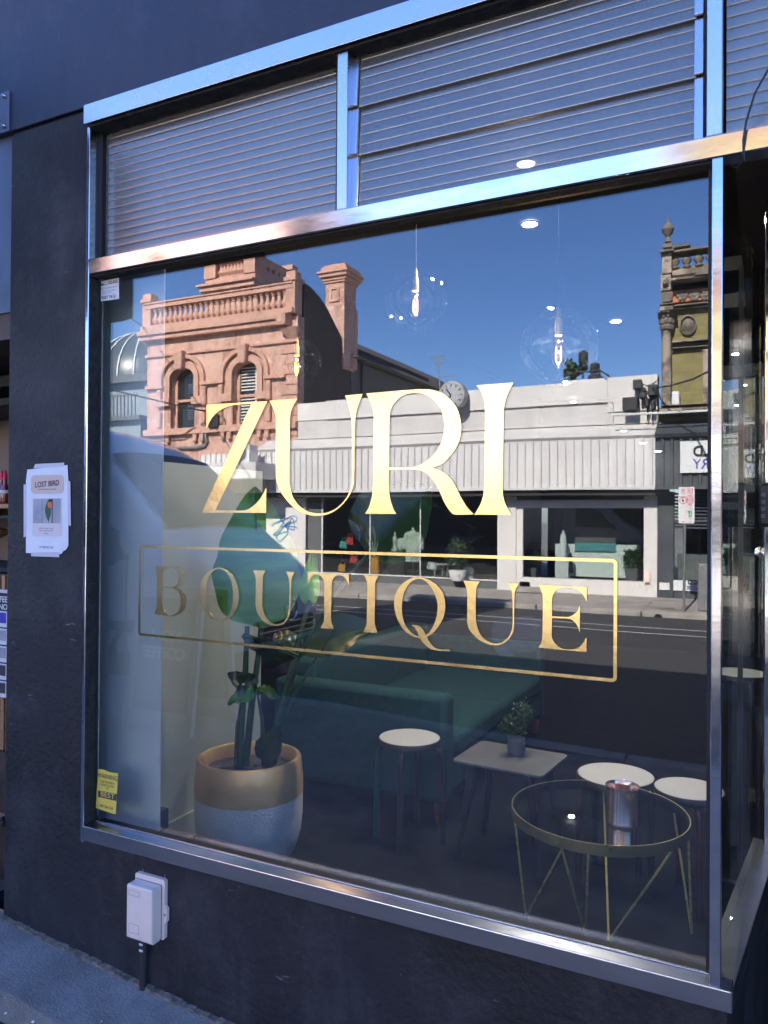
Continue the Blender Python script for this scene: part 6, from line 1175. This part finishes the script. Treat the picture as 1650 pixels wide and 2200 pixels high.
# stations along the length: (x from nose, half width bottom, half width shoulder, half width top, z bottom, z shoulder, z top)
st_ = [(0.0, .62, .66, .56, .42, .70, .96), (-.08, .80, .84, .72, .36, .80, 1.13), (-.26, .92, .94, .80, .33, .90, 1.28), (-.60, .985, .99, .86, .32, 1.06, 1.44), (-.84, 1.0, 1.0, .88, .32, 1.20, 1.58), (-1.05, 1.0, 1.0, .87, .32, 1.26, 1.80), (-1.30, 1.0, 1.0, .86, .32, 1.32, 2.06), (-1.6, 1.0, 1.0, .86, .32, 1.36, 2.34), (-1.9, 1.0, 1.0, .86, .32, 1.38, 2.55), (-2.25, 1.0, 1.0, .87, .32, 1.4, 2.69), (-2.7, 1.0, 1.0, .88, .32, 1.4, 2.78), (-3.4, 1.0, 1.0, .88, .32, 1.4, 2.82), (-5.9, 1.0, 1.0, .88, .32, 1.4, 2.82), (-6.0, .97, .97, .85, .36, 1.4, 2.76)]
def vsec(s):
    dx, hb2, hs, ht, z0, zs_, zt = s
    pts = []
    half = [(hb2*.96, z0), (hb2, z0+.12), (hs*1.005, (z0+zs_)/2), (hs, zs_), (hs+(ht-hs)*.45, zs_+(zt-zs_)*.5), (ht+.02, zs_+(zt-zs_)*.86), (ht-.07, zs_+(zt-zs_)*.965), (ht*.5, zt), (0, zt+.015)]
    for w_, z in half: pts.append((VX+dx-(.0 if dx < -.3 else .16*(w_/.95)**4), yc-w_, VZ+z))
    for w_, z in half[-2::-1]: pts.append((VX+dx-(.0 if dx < -.3 else .16*(w_/.95)**4), yc+w_, VZ+z))
    return pts
secs = [vsec(s) for s in st_]; L = len(secs[0]); m = S()
m.add([p for s in secs for p in s], [(i*L+j, i*L+j+1, (i+1)*L+j+1, (i+1)*L+j) for i in range(len(secs)-1) for j in range(L-1)]+[(i*L+L-1, i*L, (i+1)*L, (i+1)*L+L-1) for i in range(len(secs)-1)]+[tuple(range(L)), tuple(range((len(secs)-1)*L, len(secs)*L))[::-1]])
vb = m.build('body', 'van_white', van, smooth=True); sb = vb.modifiers.new('s', 'SUBSURF'); sb.levels = 2; sb.render_levels = 2
def interp(x, w_):                                     # point on the side or top skin
    for a_, b_ in zip(st_, st_[1:]):
        if a_[0] >= x >= b_[0]:
            t_ = (a_[0]-x)/(a_[0]-b_[0]); s = [a_[q]+(b_[q]-a_[q])*t_ for q in range(7)]; return s
def side_pt(x, f, off=.012, sgn=-1):
    s = interp(x, 0); hs, ht, zs_, zt = s[2], s[3], s[5], s[6]; key = [(0, hs), (.5, hs+(ht-hs)*.45), (.86, ht+.02), (.965, ht-.07)]
    for (f0, w0_), (f1, w1_) in zip(key, key[1:]):
        if f0 <= f <= f1: w_ = w0_+(w1_-w0_)*(f-f0)/(f1-f0); break
    return Vector((VX+x, yc+sgn*(w_+off), VZ+zs_+(zt-zs_)*f))
for sgn in (-1, 1):
    outl = [(-1.62, .06), (-2.1, .60), (-2.45, .72), (-3.12, .72), (-3.12, .03)]
    # side window as a fan of small quads
    m = S(); n = 10; top = []; bot = []
    for i in range(n+1):
        x = -1.2-(1.7)*i/n; ft = min(.66, .10+(-x-1.2)*.8); top.append(side_pt(x, max(.06, ft), .016, sgn)); bot.append(side_pt(x, .02, .016, sgn))
    md = [(a_+b_)/2+Vector((0, sgn*.012, 0)) for a_, b_ in zip(top, bot)]; inn = Vector((0, -sgn*.02, 0))
    vs = bot+md+top; m.add(vs+[v+inn for v in vs], [(r*(n+1)+i, r*(n+1)+i+1, (r+1)*(n+1)+i+1, (r+1)*(n+1)+i) for r in range(2) for i in range(n)]); m.build('side_window', 'van_glass', van, smooth=True, open_=True)
    mp_ = side_pt(-1.3, .15, .13, sgn); m = S(); m.lathe(mp_-Vector((0, 0, .16)), [(.03, 0), (.085, .05), (.095, .18), (.08, .33), (.02, .37)], 14); m.v = [Vector((mp_.x+(v.x-mp_.x)*.7, mp_.y+(v.y-mp_.y)*1.1, v.z)) for v in m.v]; mi_ = m.build('mirror', 'van_black', van, smooth=True)
    m = S(); m.tube([side_pt(-1.27, .03, .0, sgn), mp_], .03, 8); m.build('mirror_arm', 'van_black', mi_)
# windscreen
m = S(); n = 8; rows = []
for x, dz_ in ((-.90, .0), (-1.08, 0), (-1.3, 0), (-1.5, 0), (-1.7, 0)):
    s = interp(x, 0); rows.append([Vector((VX+x+.03, yc+w_*(s[3]-.1), VZ+s[6]+.032-.05*abs(w_)**3)) for w_ in [-1+2*i/n for i in range(n+1)]])
vs = [p for r in rows for p in r]; m.add(vs+[p-Vector((.03, 0, .03)) for p in vs], [(r*(n+1)+i, r*(n+1)+i+1, (r+1)*(n+1)+i+1, (r+1)*(n+1)+i) for r in range(len(rows)-1) for i in range(n)]); m.build('windscreen', 'van_glass', van, smooth=True, open_=True)
m = S(); m.box(VX-.40, VX+.03, yc-.82, yc+.82, VZ+.26, VZ+.46); m.build('bumper', 'van_black', van, bevel=.08, smooth=True)
m = S(); m.box(VX-.1, VX+.02, yc-.5, yc+.5, VZ+.52, VZ+.72); gr_ = m.build('grille', 'van_black', van, bevel=.03)
for zz_ in (.56, .62, .68):
    m = S(); m.box(VX+.015, VX+.03, yc-.5, yc+.5, VZ+zz_-.008, VZ+zz_+.008); m.build('grille_bar', 'chrome', gr_)
m = S(); ec = Vector((VX+.035, yc, VZ+.80)); m.lathe(ec, [(.095, .012), (.11, .022), (.12, .012), (.12, 0), (.095, 0), (.095, .012)], 28, 'x', caps=False)
for pts in ([(-.055, .075), (0, -.0), (.055, .075)], [(-.09, .035), (-.045, -.08), (0, .0), (.045, -.08), (.09, .035)]): m.tube([ec+Vector((.012, a_, b_)) for a_, b_ in pts], .0095, 6)
m.build('emblem', 'chrome', van, smooth=True)
for sgn in (-1, 1):
    hl = Vector((VX-.20, yc+sgn*.80, VZ+.80)); m = S(); m.hexa([hl+Vector((.06, -.10, -.13)), hl+Vector((-.22, sgn*.155-.02, -.10)), hl+Vector((-.24, sgn*.155+.02, -.10)), hl+Vector((.02, .10, -.13))], [hl+Vector((.02, -.09, .13)), hl+Vector((-.34, sgn*.14-.02, .2)), hl+Vector((-.36, sgn*.14+.02, .2)), hl+Vector((-.02, .09, .13))]); m.build('headlight', 'head_lamp', van, bevel=.03, smooth=True)
    for wx in (-1.0, -4.6):
        cw = (VX+wx, yc+sgn*.86, VZ+.34); m = S(); m.lathe(cw, [(.2, -.11), (.32, -.11), (.35, -.07), (.35, .07), (.32, .11), (.2, .11)], 30, 'y'); wo = m.build('wheel', 'tyre', van, smooth=True)
        m = S(); m.lathe(cw, [(0, sgn*.085), (.06, sgn*.09), (.07, sgn*.06), (.19, sgn*.075), (.205, sgn*.11), (.2, -sgn*.1)], 24, 'y'); m.build('rim', 'rim', wo, smooth=True)
        m = S(); m.lathe((VX+wx, yc+sgn*.955, VZ+.34), [(.36, 0), (.42, 0), (.42, sgn*.06), (.36, sgn*.06), (.36, 0)], 30, 'y', caps=False); m.f = m.f; m.build('wheel_arch', 'van_black', van, smooth=True)
m = S(); m.box(VX-5.9, VX-.3, VY0-.02, VY0+.015, VZ+.62, VZ+.72); m.build('rubbing_strip', 'van_black', van, bevel=.01)
for x in (-1.2, -2.95, -4.5): m = S(); m.box(VX+x-.006, VX+x+.006, VY0-.006, VY0+.03, VZ+.42, VZ+1.38); m.build('door_seam', 'van_black', van)
m = S(); m.box(VX-2.85, VX-2.6, VY0-.035, VY0+.02, VZ+1.16, VZ+1.2); m.build('door_handle', 'van_black', van, bevel=.01)
